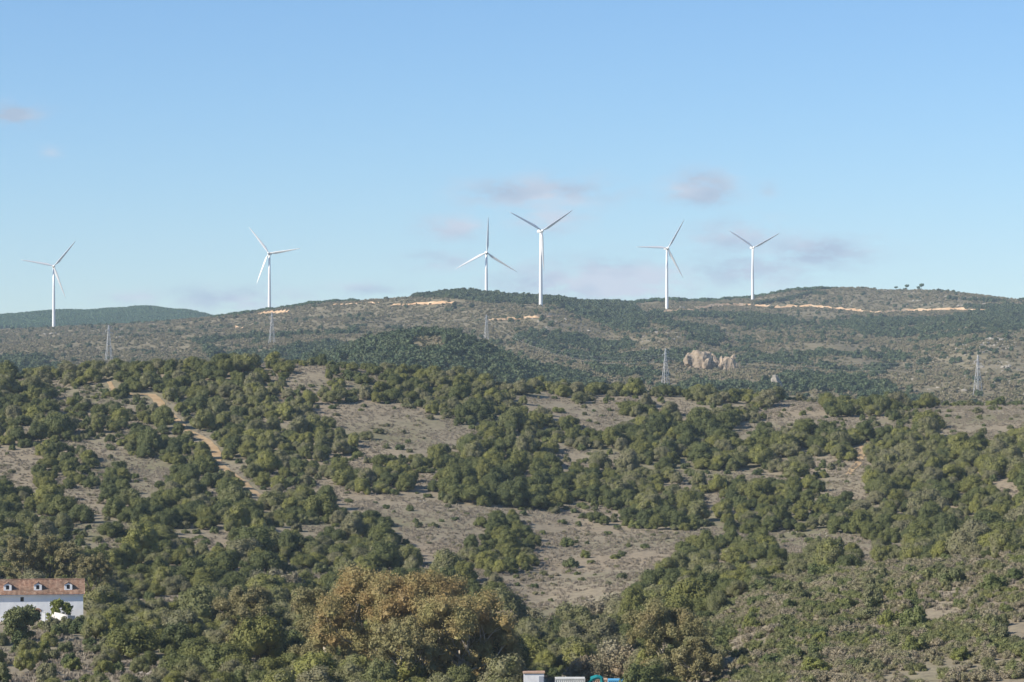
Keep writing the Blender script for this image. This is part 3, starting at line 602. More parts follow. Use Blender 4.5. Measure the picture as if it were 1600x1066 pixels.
n_ = 230000; y2 = np.sqrt(rng.uniform(1650**2, 4260**2, n_)); x2 = rng.uniform(-.195, .195, n_) * y2; z2 = height(x2, y2); p2 = 800 + F * x2 / y2; r2 = row(x2, y2, z2)
dens_ = np.full(n_, .016)
for P_, dv in FD: dens_ = np.where(inpoly(p2, r2, P_), np.maximum(dens_, dv), dens_)
for P_ in BARE: dens_ = np.where(inpoly(p2, r2, P_), .08, dens_)
knoll = inpoly(p2, r2, FD[0][0]) & (y2 < 2150)
dens_ = np.where((inpoly(p2, r2, FD[0][0])) & ~knoll, .1, dens_)
nz = fbm(x2 / 75, y2 / 110, 4); dens_ = np.where((dens_ > .3) & (dens_ < .9), np.clip(dens_ * (1 + 3.4 * nz), 0.02, 1), np.clip(dens_ * np.where(dens_ > .9, 1.25 + .8 * nz, 1 + 2.5 * nz), 0, 1.25))
oc = ground(1110, 577, 2050, 2700); dens_ = np.where((np.abs(x2 - oc.x) < 25) & (y2 > oc.y - 70) & (y2 < oc.y + 12), 0, dens_)
u_ = rng.random(n_); tk_ = u_ < dens_ * .5; s2 = rng.uniform(.5, 1.35, n_) * np.where(dens_ > .3, 1.1, .8)
scatter('far_wood', np.stack([x2, y2, z2 - .2], -1)[tk_], np.stack([s2, s2, s2 * rng.uniform(.7, 1.1, n_)], -1)[tk_], FARW, 'dark green wood covering the far hillsides', 'wood')
hk = (~tk_) & (rng.random(n_) < .28 * (1 + 1.6 * fbm(x2 / 40 + 6, y2 / 60, 3))); s3 = rng.uniform(.6, 1.6, n_)
scatter('far_heath', np.stack([x2, y2, z2 - .1], -1)[hk], np.stack([s3, s3, s3], -1)[hk], FARH, 'brown-green heath on the far hillsides', 'heath')
print('far', tk_.sum(), hk.sum())
n_ = 26000; y2 = np.sqrt(rng.uniform(4900**2, 5680**2, n_)); x2 = rng.uniform(-.19, -.095, n_) * y2; z2 = height(x2, y2); p2 = 800 + F * x2 / y2; r2 = row(x2, y2, z2)
pk = ((r2 > 486 + 8 * fbm(x2 / 200, y2 / 200, 3)) | (p2 > 205)) & (rng.random(n_) < .6); s2 = rng.uniform(1.2, 2.1, n_)
def pine_proto(R, Hh, zc=.6, zs=.14):
    tb = MB(); tb.tube([(0, 0, -.8), (.1, 0, Hh * .4), (0, .1, Hh * .72)], [.32, .25, .18], 6)
    for k in range(4): a = k * 1.57 + .3; tb.tube([(0, .05, Hh * .6), (math.cos(a) * R * .55, math.sin(a) * R * .55, Hh * .78)], [.14, .06], 5)
    lb = [(0, 0, Hh * zc, R * .6)] + [(math.cos(a) * R * .58, math.sin(a) * R * .58, Hh * (zc + rng.uniform(-zs, zs * .5)), R * rng.uniform(.36, .5)) for a in np.linspace(0, 5.5, 7)]
    cb = MB(); core(cb, lb, .95, .85); leaves(cb, lb, 520, .5, flat=.85); return tb.me('trunk', M['bark']), cb.me('crown', M['pine_leaf'])
PINE = [pine_proto(3.6, 5.2, .42, .2), pine_proto(4.2, 5.8, .42, .2)]; LONE = pine_proto(3.8, 8, .8, .05)
scatter('pine_wood', np.stack([x2, y2, z2 - .3], -1)[pk], np.stack([s2, s2, s2 * .8], -1)[pk], FARP, 'bluish pine plantation covering the most distant hill', 'wood')
def ridge_pines(pts, n_, d0, d1, label, group, smin=.7, smax=1.1, jit=10):
    pts = np.array(pts, float)
    for k in range(n_):
        px = pts[0, 0] + (pts[-1, 0] - pts[0, 0]) * (k + rng.uniform(.2, .8)) / n_
        d = np.linspace(d0, d1, 60); x = (px - 800) / F * d; z = height(x, d); i = int(np.argmax(z / d)); dd = d[i] + rng.uniform(-jit, jit * .4)
        x = (px - 800) / F * dd; o = empty('umbrella_pine', (x, dd, hz(x, dd) - .6), rng.uniform(0, 6)); s_ = rng.uniform(smin, smax); o.scale = (s_ * rng.uniform(.9, 1.2), s_, s_)
        tm, cm = PINE[k % 2]; link('trunk', tm, o); link('crown', cm, o); tag(o, label, 'pine', group)
ridge_pines([(335, 0), (560, 0)], 62, 3450, 3850, 'dark umbrella pine in the row behind the turbine on orange earth', 'pines along the rising ridge', .8, 1.15)
ridge_pines([(955, 0), (1140, 0)], 56, 4050, 4300, 'dark umbrella pine in the ridge belt behind the turbine with a level blade', 'pines on the saddle', .9, 1.35, 30)
ridge_pines([(1135, 0), (1285, 0)], 52, 4050, 4300, 'dark umbrella pine in the long ridge row beside the turbine above the earth cut', 'pines on the summit row', .9, 1.3, 14)
ridge_pines([(1287, 0), (1308, 0)], 6, 4050, 4300, 'dark umbrella pine in the short clump on the ridge top', 'pines on the ridge top', .7, 1.0)
ridge_pines([(0, 0), (210, 0)], 60, 5450, 5700, 'small pine along the flat top of the most distant hill', 'pines on the distant hill', .8, 1.3)
ridge_pines([(1597, 0), (1599, 0)], 1, 4050, 4300, 'tiny lone pine on the descending ridge', None, .8, .9)
for (px, s_, up, lab) in ((1400, .75, 0, 'squat pine on the bare ridge next to the summit boulder'), (1417, .85, 1, 'lone umbrella pine with clear trunk on the bare ridge'), (1435, .75, 0, 'low pine partly hidden by the ridge shoulder'), (1440, .95, 1.2, 'tall umbrella pine on the rising ridge shoulder')):
    d = np.linspace(4050, 4300, 60); x = (px - 800) / F * d; i = int(np.argmax(height(x, d) / d)); o = empty('umbrella_pine', (x[i], d[i], hz(x[i], d[i]) - .2)); o.scale = (s_, s_, s_ * (1 + .25 * up)); link('trunk', LONE[0], o); link('crown', LONE[1], o); tag(o, lab, 'pine')
# hedge line climbing the far right hill
hp = [ground(px, py, 3500, 4250) for px, py in np.stack([np.linspace(1182, 1288, 60), np.interp(np.linspace(1182, 1288, 60), [1182, 1225, 1268, 1288], [477, 470, 460, 461])], -1)]
scatter('hedge', [(p.x, p.y + rng.uniform(-3, 3), p.z - .2) for p in hp], [(rng.uniform(.9, 1.3),) * 3 for p in hp], FARW, 'dark hedge line climbing the brown hill above the earth cut', 'hedge')

# ------------------------------------------------------------------ rocks
def rock_mesh(name, seed, sx_, sy_, sz_, m, sub=3, amp=.35, freq=1.3):
    bm = bmesh.new(); bmesh.ops.create_icosphere(bm, subdivisions=sub, radius=1); off = Vector((seed * 3.7, seed * 1.9, seed * 5.3))
    for v in bm.verts:
        p = v.co.copy(); f = 1 + amp * (mnoise.fractal(p * freq + off, 1, 2, 4) * 1.1 - .5 * abs(mnoise.noise(p * Vector((2.6, 2.6, .8)) + off)))
        v.co = Vector((p.x * sx_, p.y * sy_, p.z * sz_)) * f
        v.co.z = round(v.co.z / (sz_ * .28)) * sz_ * .28 * .35 + v.co.z * .65
    me = bpy.data.meshes.new(name); bm.to_mesh(me); bm.free(); me.materials.append(m); return me
def crag_mesh(name, seed, sx_, sy_, sz_, m, lean=0.):
    """angular sandstone block: a convex hull of points, cut by ledges and cracks"""
    rg = np.random.default_rng(seed); bm = bmesh.new()
    for k in range(26):
        a = rg.uniform(0, 6.28); z = rg.uniform(-1, 1); rr = (1 - abs(max(z, -.2))**2.6)**.5 * rg.uniform(.72, 1.05)
        bm.verts.new((math.cos(a) * rr * sx_ + lean * z * sx_, math.sin(a) * rr * sy_, z * sz_))
    r_ = bmesh.ops.convex_hull(bm, input=bm.verts); bmesh.ops.delete(bm, geom=list({v for v in r_['geom_interior'] if isinstance(v, bmesh.types.BMVert)}), context='VERTS')
    bmesh.ops.triangulate(bm, faces=bm.faces); bmesh.ops.subdivide_edges(bm, edges=bm.edges, cuts=5, use_grid_fill=True); bmesh.ops.triangulate(bm, faces=bm.faces)
    off = Vector((seed * 3.1, seed * 7.7, seed)); bm.normal_update()
    for v in bm.verts:
        p = v.co; f = mnoise.fractal(Vector((p.x * .22, p.y * .22, p.z * .10)) + off, 1, 2, 4); c = abs(mnoise.noise(Vector((p.x * .3, p.y * .3, p.z * .07)) + off * 2))
        v.co += v.normal * (f * 1.0 - max(0, .10 - c) * 6.)
    me = bpy.data.meshes.new(name); bm.to_mesh(me); bm.free(); me.materials.append(m); return me
oc = ground(1110, 577, 2050, 2700)
D0 = oc.y; mp_ = D0 / F
root = empty('rock_outcrop', oc)
for k, (px, py, wx, hx, sd, ln_, dy) in enumerate([(1094, 563, 15, 17, 1, -.15, 0), (1079, 562, 9, 10, 6, -.2, 1), (1103, 569, 6, 10, 8, .2, -6), (1117, 567, 8, 14, 2, 0, 3), (1126, 568, 5, 11, 11, .1, 0), (1139, 569, 12, 14, 3, .05, -2), (1107, 553, 6, 5, 4, 0, 12), (1148, 557, 4, 4, 5, 0, 12)]):
    link('boulder', crag_mesh('boulder', sd, wx * mp_ * 1.5, 10 if k < 6 else 4, hx * mp_ * 1.2, M['rock'], ln_), root, ((px - 1110) * mp_, dy, (577 - py) * mp_ - 1.))
tag(root, 'big tan sandstone outcrop of cracked boulders with a dark hollow', 'rock')
p = ground(1216, 607, 1800, 2300); o = link('leaning_rock', crag_mesh('leaning_rock', 9, 3.6, 3.0, 8.5, M['pale_rock']), None, p + Vector((0, 0, 2.0))); o.rotation_euler = (0, -.55, 0); tag(o, 'pale slab of rock leaning above the tree line', 'rock')
p = ground(1204, 608, 1800, 2300); tag(link('boulder', rock_mesh('boulder', 12, 1.6, 1.5, 1.3, M['pale_rock'], 2), None, p), 'small pale boulder at the foot of the leaning slab', 'rock')
for (px, py, s_, lab) in ((75, 523, 9, 'pale rock cluster on heath below the turbine before the distant hill'), (71, 537, 5, 'smaller pale rocks downhill of the pale rock cluster'), (1384, 455, 5, 'pale summit boulder on the ridge'), (1066, 482, 9, 'long white slab beside the turbine with a level blade'),
                         (1096, 490, 5, 'pale boulder below the long white slab'), (1335, 530, 4, 'single pale boulder amid the far wood'), (1172, 556, 4, 'pale rock just uphill of the tan outcrop'), (1434, 471, 8, 'pale crag in the middle of the brown hilltop'), (1498, 479, 6, 'pale crag just above the earth cut'),
                         (1572, 575, 13, 'pale broken rocks beside the lattice pylon'), (1560, 533, 18, 'broad pale rock face on the brown spur'), (655, 542, 5, 'bare pale rocks on the forested knoll'), (840, 509, 5, 'pale rock below the upper earth cut')):
    p = ground(px, py, 1750, 4250); k = p.y / F; root = empty('rock_cluster', p)
    for j in range(7): a = s_ * k; q_ = rng.normal(0, .55, 2) * a; link('boulder', rock_mesh('boulder', j + px, a * rng.uniform(.14, .32), a * .25, a * rng.uniform(.12, .22), M['pale_rock'], 2), root, (q_[0], q_[1] * .8, hz(p.x + q_[0], p.y + q_[1] * .8) - p.z + .1 * a))
    tag(root, lab, 'rock')
STONE = [rock_mesh('stone', k, 1, .9, .7, M['pale_rock'], 1) for k in range(3)]
RP = [([(1430, 560), (1500, 540), (1540, 525), (1585, 522), (1590, 545), (1480, 560)], 420), ([(1400, 585), (1600, 560), (1600, 620), (1420, 610)], 200), ([(1000, 505), (1060, 515), (1060, 545), (1000, 550)], 150), ([(1270, 470), (1340, 474), (1340, 482), (1270, 482)], 70),
      ([(1420, 450), (1540, 455), (1540, 482), (1410, 480)], 220), ([(820, 490), (900, 500), (960, 540), (860, 520)], 110), ([(0, 480), (130, 484), (150, 500), (0, 500)], 120), ([(160, 515), (200, 512), (190, 535), (160, 530)], 40), ([(1080, 486), (1160, 486), (1160, 496), (1080, 496)], 40)]
PS = []; SS = []
for P_, cnt in RP:
    a = np.array(P_); c = 0
    while c < cnt:
        px, py = rng.uniform(a[:, 0].min(), a[:, 0].max()), rng.uniform(a[:, 1].min(), a[:, 1].max())
        c += 1
        if not inpoly(np.array([px]), np.array([py]), P_)[0]: continue
        p = ground(px, py, 1750, 5650, 500); s_ = rng.lognormal(math.log(.85), .5); PS.append(p[:]); SS.append((s_ * 1.3, s_, s_))
scatter('loose_rocks', PS, SS, STONE, 'pale stones strewn over the far hillsides', 'stones')
PS = []; SS = []
for (px, py, cnt, sp_) in ((655, 783, 10, 8), (1230, 832, 26, 50), (1330, 870, 12, 40), (115, 758, 14, 14), (1440, 668, 14, 25), (1300, 835, 14, 40), (1010, 642, 5, 40), (1090, 640, 6, 15), (980, 820, 8, 40)):
    for k in range(cnt):
        p = ground(px + rng.normal(0, sp_ * .5), py + rng.normal(0, 4), 500, 1120, 400); PS.append(p[:]); SS.append((rng.uniform(.15, .5),) * 3)
scatter('loose_rocks', PS, SS, STONE, 'pale stones strewn in the dry clearings', 'stones')

# ------------------------------------------------------------------ wind turbines
def blade_mesh(Lb):
    mb = MB(); V = []; Fc = []; st = [(0, .9, .9, 0), (.04, .95, .9, .1), (.12, 1.7, .7, .35), (.2, 2.4, .55, .3), (.4, 1.95, .4, .18), (.6, 1.5, .3, .1), (.8, 1.05, .22, .04), (.95, .45, .1, 0), (1, .1, .04, 0)]
    K = 10
    for (u, c, th, tw) in st:
        for k in range(K):
            a = 2 * math.pi * k / K; x = math.cos(a) * c * .75 + (c * .35 if u > .08 else 0); y = math.sin(a) * th * .7 * (1 - .35 * math.cos(a)); V.append((x * math.cos(tw) - y * math.sin(tw), x * math.sin(tw) + y * math.cos(tw), u * Lb))
    for i in range(len(st) - 1):
        for k in range(K): Fc.append((i * K + k, i * K + (k + 1) % K, (i + 1) * K + (k + 1) % K, (i + 1) * K + k))
    Fc += [tuple(reversed(range(K))), tuple(range((len(st) - 1) * K, len(st) * K))]
    mb.add(V, Fc); return mb.me('blade', M['white_paint'], True)
BL = blade_mesh(44.)
tm = MB(); tm.tube([(0, 0, -4), (0, 0, .6), (0, 0, 26), (0, 0, 53), (0, 0, 78.5)], [2.15, 2.15, 1.9, 1.6, 1.25], 24); TOWER = tm.me('tower', M['white_paint'], True)
nm_ = MB(); prof = [(-1.5, -1.5), (1.5, -1.5), (1.9, -.6), (1.9, 1.0), (1.3, 1.8), (-1.3, 1.8), (-1.9, 1.0), (-1.9, -.6)]
V = []; Fc = []
for (y, s_) in ((-2.6, .75), (-2., .95), (2, 1.05), (5.5, 1.), (7.4, .8), (7.8, .55)): V += [(a * s_, y, b_ * s_) for a, b_ in prof]
for i in range(5):
    for k in range(8): Fc.append((i * 8 + k, i * 8 + (k + 1) % 8, i * 8 + 8 + (k + 1) % 8, i * 8 + 8 + k))
Fc += [tuple(reversed(range(8))), tuple(range(40, 48))]; nm_.add(V, Fc); NAC = nm_.me('nacelle', M['white_paint'])
hm = MB(); hm.tube([(0, 1.2, 0), (0, 0, 0), (0, -1.2, 0), (0, -2.0, 0), (0, -2.4, 0)], [1.5, 1.65, 1.4, .8, .15], 16); HUB = hm.me('hub', M['white_paint'], True)
for (bx, by, hx, hy, ph, yaw, lab) in (
        (84, 512, 85, 416, 40, 14, 'white wind turbine standing alone before the distant pine hill'), (421, 492, 422, 396, 82, -12, 'white wind turbine on the orange earth pad beside the pine row'),
        (760, 470, 760, 395, 2, 8, 'white wind turbine with one blade upright, its base behind the wooded summit'), (845, 475, 847, 361, 57, 22, 'tallest white wind turbine, blades in a wide Y over the wooded summit'),
        (1042, 485, 1045, 388, 31, 18, 'white wind turbine with one level blade beside the long white slab'), (1176, 477, 1177, 387, 62, 16, 'white wind turbine with blades in a Y above the long earth cut')):
    ht = 97 if by == 470 else by - hy
    if by == 470: d = 3560.
    else: d = 80.5 * F / ht
    x = (bx - 800) / F * d
    base = hz(x, d); want = -(by - HZ) / F * d
    if by == 470: want = -(hy - HZ) / F * d - 80.5
    zb = min(base, want) if by == 470 else base
    hub_z = -(hy - HZ) / F * d; H0 = hub_z - base
    r0 = empty('wind_turbine', (x, d, base)); ks = H0 / 80.5
    tw_ = link('tower', TOWER, r0); tw_.scale = (1, 1, ks)
    yw = math.radians(yaw)
    nc = link('nacelle', NAC, r0, (0, 0, 80.2 * ks)); nc.rotation_euler = (0, 0, yw)
    hc = Vector((math.sin(yw) * 3.9, -math.cos(yw) * 3.9, 80.5 * ks)); hb = link('hub', HUB, r0, hc); hb.rotation_euler = (0, 0, yw)
    for k in range(3):
        a = math.radians(ph + 120 * k); o = link('blade', BL, r0)
        o.matrix_local = Matrix.Translation(hc) @ Matrix.Rotation(yw, 4, 'Z') @ Matrix.Rotation(a, 4, 'Y') @ Matrix.Rotation(math.radians(12), 4, 'Z')
    print('turbine', bx, round(d), 'base row', round(row(x, d, base), 1), 'scale', round(ks, 3))
    tag(r0, lab, 'wind turbine', 'wind turbines on the ridge')

# ------------------------------------------------------------------ lattice pylons
PH = 27.
def half(z): return 2.3 * (1 - z / 21) + .6 * z / 21 if z < 21 else .6 - .35 * (z - 21) / 6
legs = []
for sx_, sy_ in ((1, 1), (1, -1), (-1, 1), (-1, -1)):
    mb = MB(); mb.tube([(sx_ * half(z), sy_ * half(z), z) for z in (-1.5, 10, 21, PH)], [.15, .14, .12, .1], 5); legs.append(mb.me('leg', M['steel']))
mb = MB(); zs = [0, 5.6, 10.4, 14.4, 17.8, 20.6, 22.8, 25, 27]
for z0, z1 in zip(zs, zs[1:]):
    a, b_ = half(z0), half(z1)
    for (p, q_) in (((-a, -a, z0), (b_, -b_, z1)), ((a, -a, z0), (-b_, -b_, z1)), ((-a, a, z0), (b_, b_, z1)), ((a, a, z0), (-b_, b_, z1)), ((-a, -a, z0), (-b_, b_, z1)), ((-a, a, z0), (-b_, -b_, z1)), ((a, -a, z0), (b_, b_, z1)), ((a, a, z0), (b_, -b_, z1)),
                    ((-b_, -b_, z1), (b_, -b_, z1)), ((b_, -b_, z1), (b_, b_, z1)), ((b_, b_, z1), (-b_, b_, z1)), ((-b_, b_, z1), (-b_, -b_, z1))): mb.tube([p, q_], [.055, .055], 4)
BRACE = mb.me('bracing', M['steel'])
ARMS = []; INS = []
for z, sd, ln in ((25.2, 1, 2.3), (23.0, -1, 2.6), (20.8, 1, 2.8)):
    mb = MB(); tip = (sd * ln, 0, z); h_ = half(z)
    for p in ((sd * h_, -h_, z), (sd * h_, h_, z), (sd * h_, 0, z + 1.1)): mb.tube([p, tip], [.1, .08], 4)
    ARMS.append(mb.me('crossarm', M['steel'])); mi = MB(); mi.tube([(sd * ln, 0, z - .02), (sd * ln, 0, z - 1.3)], [.1, .1], 6); INS.append((mi.me('insulator', M['steel']), Vector((sd * ln, 0, z - 1.3))))
PYL = []
for (px, ty, by, lab) in ((1528, 555, 620, 'lattice pylon beside the pale broken rocks above the dry field'), (1040, 545, 607, 'lattice pylon near the big tan rock outcrop'), (760, 492, 532, 'lattice pylon just behind the forested knoll'), (425, 488, 536, 'lattice pylon directly below the turbine on the orange pad'), (170, 508, 563, 'lattice pylon on the low brown heath near the pale rock cluster')):
    d = PH * F / (by - ty)
    p = at(px, d)
    for it in range(12):                       # slide in depth until its foot stands on the ground at its row
        gp = ground(px, by, max(1700, d - 500), min(d + 500, 3300), 400); break
    p = gp if abs(gp.y - d) < 450 else p
    k = (by - ty) * p.y / F / PH
    r0 = empty('lattice_pylon', (p.x, p.y, p.z), math.radians(25)); r0.scale = (k, k, k)
    for lm_ in legs: link('leg', lm_, r0)
    link('bracing', BRACE, r0)
    for am, (im, _) in zip(ARMS, INS): link('crossarm', am, r0); link('insulator', im, r0)
    tag(r0, lab, 'pylon', 'pylons of the power line'); PYL.append((p, k)); print('pylon', px, round(p.y), round(k, 2))
rot = Matrix.Rotation(math.radians(25), 3, 'Z')
ends = [(p, k) for p, k in PYL]; e0 = ends[0]; ends.insert(0, (Vector((e0[0].x + 330, e0[0].y - 90, e0[0].z - 2)), e0[1]))
for i in range(len(ends) - 1):
    for j, (_, tp_) in enumerate(INS):
        a = ends[i][0] + rot @ (tp_ * ends[i][1]); b_ = ends[i + 1][0] + rot @ (tp_ * ends[i + 1][1]); sag = (b_ - a).length * .022
        mb = MB(); mb.tube([a.lerp(b_, u) - Vector((0, 0, sag * 4 * u * (1 - u))) for u in np.linspace(0, 1, 25)], [.022] * 25, 4)
        o = mb.build('power_cable', M['steel']); tag(o, 'thin sagging cable strung between the lattice pylons', 'cable', 'cables of the power line')

# ------------------------------------------------------------------ white house
M['plaster'] = noise_mat('white_plaster', [(.3, (.78, .785, .79)), (.6, (.86, .86, .85))], .6, bump=.08, detail=8)
M['old_plaster'] = noise_mat('weathered_plaster', [(.3, (.46, .43, .39)), (.65, (.62, .60, .57))], .7)
M['tiles'] = noise_mat('clay_tiles', [(.32, (.15, .095, .07)), (.48, (.27, .165, .115)), (.64, (.42, .30, .225))], 1.6, detail=7, rough_n=.75, scale2=.35, ramp2=[(.35, (.7, .72, .70)), (.65, (1.05, 1, .95))])
M['dark'] = mat('dark_interior', (.02, .018, .017), .7)
M['arch_brick'] = mat('arch_brick', (.36, .21, .14), .85)
HD = 575.; km = HD / F
hx1 = (130 - 800) / F * HD; zb = hz(hx1 - 8, HD); z_eave = -(928 - HZ) / F * HD; z_ridge = -(905.5 - HZ) / F * (HD + 3.6)
HL = 30.; house_o = empty('white_house', (hx1, HD, zb)); HE = z_eave - zb; HR = z_ridge - zb; DP = 7.2; yw_ = .16
house_o.rotation_euler = (0, 0, yw_)
def wall_with_holes(x0, x1, z0, z1, holes, y0, y1):
    mb = MB(); xs = sorted({x0, x1, *[h[0] for h in holes], *[h[1] for h in holes]}); zs_ = sorted({z0, z1, *[h[2] for h in holes], *[h[3] for h in holes]})
    for a, b_ in zip(xs, xs[1:]):
        for c, e_ in zip(zs_, zs_[1:]):
            if any(h[0] <= a and b_ <= h[1] and h[2] <= c and e_ <= h[3] for h in holes): continue
            mb.box(a, b_, y0, y1, c, e_)
    return mb
X = lambda px: (px - 130) * km
Zr = lambda py: -(py - HZ) / F * HD - zb
holes = [(X(33.3), X(38.5), Zr(939), Zr(932)), (X(55), X(64), -1.5, Zr(952)), (X(-40), X(-35), Zr(939), Zr(932))]
bm_ = wall_with_holes(-HL, 0, -1.5, HE, holes, 0, .5); wl = bm_.build('wall', M['plaster'], house_o)
mb = MB(); mb.prism([(0, -1.5), (DP, -1.5), (DP, HE), (DP / 2, HR - .25), (0, HE)], 0, .4)
g_ = mb.me('gable_wall', M['plaster']); o = link('gable_wall', g_, house_o, (-.41, .505, 0)); o.scale = (1, 1, 1); o.rotation_euler = (0, 0, math.radians(90)); o.location = (-.003, .003 + .5, 0); o.scale = ((DP - .5) / DP, 1, 1)
mb = MB(); mb.box(-HL, -.42, DP - .4, DP, -1.5, HE); mb.build('back_wall', M['plaster'], house_o)
wn = MB(); wn.box(holes[0][0], holes[0][1], .3, .36, holes[0][2], holes[0][3]); wo = wn.build('window', M['dark'], house_o)
wf = MB(); xc = (holes[0][0] + holes[0][1]) / 2; wf.box(xc - .025, xc + .025, .26, .3, holes[0][2], holes[0][3]); wf.build('frame', M['bark'], wo)
dn = MB(); dn.box(holes[1][0], holes[1][1], .42, .48, -1.5, holes[1][3]); dn.build('doorway', M['dark'], house_o)
ar = MB(); xm = (holes[1][0] + holes[1][1]) / 2; rw = (holes[1][1] - holes[1][0]) / 2
ar.tube([(xm + math.cos(a) * (rw + .1), -.06, holes[1][3] - .35 + math.sin(a) * .55) for a in np.linspace(0, math.pi, 11)], [.16] * 11, 6); ar.build('arch', M['arch_brick'], house_o)
ft = MB()
for s_ in (-1, 1):
    pts = [(xm + s_ * rw, holes[1][3]), (xm + s_ * rw, holes[1][3] - .36)] + [(xm + s_ * math.cos(a) * rw, holes[1][3] - .36 + math.sin(a) * .34) for a in np.linspace(0, math.pi / 2, 6)][1:]
    ft.prism(pts if s_ > 0 else pts[::-1], .02, .48)
ft.build('arch_infill', M['plaster'], house_o)
# tiled roof: rows of barrel tiles as ribs running down each slope
def roof_slope(front):
    V = []; Fc = []; pitch = .24; n__ = int((HL + .6) / pitch) * 4; rows = 22
    for r_ in range(rows + 1):
        u = r_ / rows
        for i in range(n__ + 1):
            x = -HL - .3 + (HL + .75) * i / n__; lim = .3
            x = min(x, lim); rib = .055 * math.cos(2 * math.pi * i / 4) + .02 * ((r_ % 2) - .5)
            y = -.5 + (DP / 2 + .5) * u if front else DP + .5 - (DP / 2 + .5) * u
            V.append((x, y, HE - .12 + (HR - HE + .12) * u + rib + .1))
    for r_ in range(rows):
        for i in range(n__): b0 = r_ * (n__ + 1) + i; Fc.append((b0, b0 + 1, b0 + n__ + 2, b0 + n__ + 1))
    return V, Fc
V, Fc = roof_slope(True); rf = link('roof', mesh('roof', V, Fc, M['tiles']), house_o)
V, Fc = roof_slope(False); link('rear_slope', mesh('rear_slope', V, Fc, M['tiles']), rf)
mb = MB(); mb.tube([(-HL, DP / 2, HR + .12), (.3, DP / 2, HR + .12)], [.13, .13], 8); mb.tube([(.28, DP / 2, HR + .12), (.28, -.5, HE + .02)], [.1, .1], 6); mb.build('ridge_tiles', M['tiles'], rf)
mb = MB(); mb.box(-HL, .1, -.42, 0, HE - .22, HE - .1); mb.build('eave', M['plaster'], rf)
for k, px in enumerate((13.5, 60, 107, -33)):
    xc = X(px); w2 = .78; zb_ = Zr(921.5); zt = Zr(914); pk_ = Zr(910.3)
    sl = (HR - HE + .12) / (DP / 2 + .5); yf = -.5 + (zb_ - HE) / sl - .06; yb = yf + 2.2
    dm = wall_with_holes(xc - w2, xc + w2, zb_ - .2, zt, [(xc - .32, xc + .32, zb_ + .12, zt - .02)], yf, yf + .2); dr_ = dm.build('dormer', M['plaster'], house_o)
    mb = MB(); mb.prism([(xc - w2, zt), (xc + w2, zt), (xc, pk_ - .1)], yf, yf + .2); mb.box(xc - w2, xc - w2 + .15, yf + .2, yb, zb_ - .2, zt); mb.box(xc + w2 - .15, xc + w2, yf + .2, yb, zb_ - .2, zt); mb.build('cheek', M['plaster'], dr_)
    mb = MB(); mb.box(xc - .32, xc + .32, yf + .14, yf + .18, zb_ + .12, zt - .02); mb.build('window', M['dark'], dr_)
    mb = MB()
    for s_ in (-1, 1):
        a, b_ = (xc + s_ * (w2 + .12), zt - .06), (xc, pk_); q_ = [a, b_, (b_[0], b_[1] + .1), (a[0], a[1] + .1)]
        mb.prism(q_ if s_ > 0 else q_[::-1], yf - .1, yb + .6)
    mb.build('dormer_roof', M['tiles'], dr_)
tag(house_o, 'long white farmhouse with red tiled roof and small dormers', 'house')
# curved garden wall and gate pier
wp = []
for u in np.linspace(0, 1, 14):
    px = 80 + 37 * u; d = 566 - 5.5 * math.sin(u * math.pi * .75); x = (px - 800) / F * d; wp.append((x, d, u))
mb = MB(); V = []; Fc = []
for (x, y, u) in wp:
    zt = -((955.5 + 6.5 * min(1, u * 1.25)) - HZ) / F * y; zb_ = hz(x, y) - .6; zb_ = min(zb_, zt - 1)
    V += [(x, y, zb_), (x, y, zt), (x, y + .35, zt), (x, y + .35, zb_)]
for i in range(len(wp) - 1):
    for k in range(4): b0 = i * 4; Fc.append((b0 + k, b0 + (k + 1) % 4, b0 + 4 + (k + 1) % 4, b0 + 4 + k))
Fc += [(0, 1, 2, 3), tuple(len(V) - 4 + k for k in (3, 2, 1, 0))]
tag(link('garden_wall', mesh('garden_wall', V, Fc, M['old_plaster'])), 'low curved white garden wall sloping down beside the citrus-like tree', 'wall')
for k, (px, d, s_) in enumerate([(70, 556, 1.0), (84, 554, 1.15), (98, 555, 1.25), (112, 554, 1.1), (124, 557, 1.0), (134, 560, .9), (78, 548, 1.1), (105, 547, 1.2), (122, 546, 1.3), (92, 541, 1.2), (140, 550, 1.0)]):
    p = at(px, d); o = link('bush', PROTO['bush'][k % 3][1], loc=p - Vector((0, 0, .1))); o.scale = (s_, s_, s_ * (1.0 if k < 4 else 1.15)); o.rotation_euler = (0, 0, k)
    tag(o, 'olive green bush at the foot of the curved white garden wall', 'bush', 'bushes below the garden wall')
p = at(68.5, 569); mb = MB(); hh = -(957 - HZ) / F * 569 - p.z; mb.box(-.3, .3, -.3, .3, -.5, hh); mb.box(-.36, .36, -.36, .36, hh + .002, hh + .1); tag(mb.build('gate_pier', M['plaster'], loc=p), 'square white gate pier near the arched doorway', 'pier')

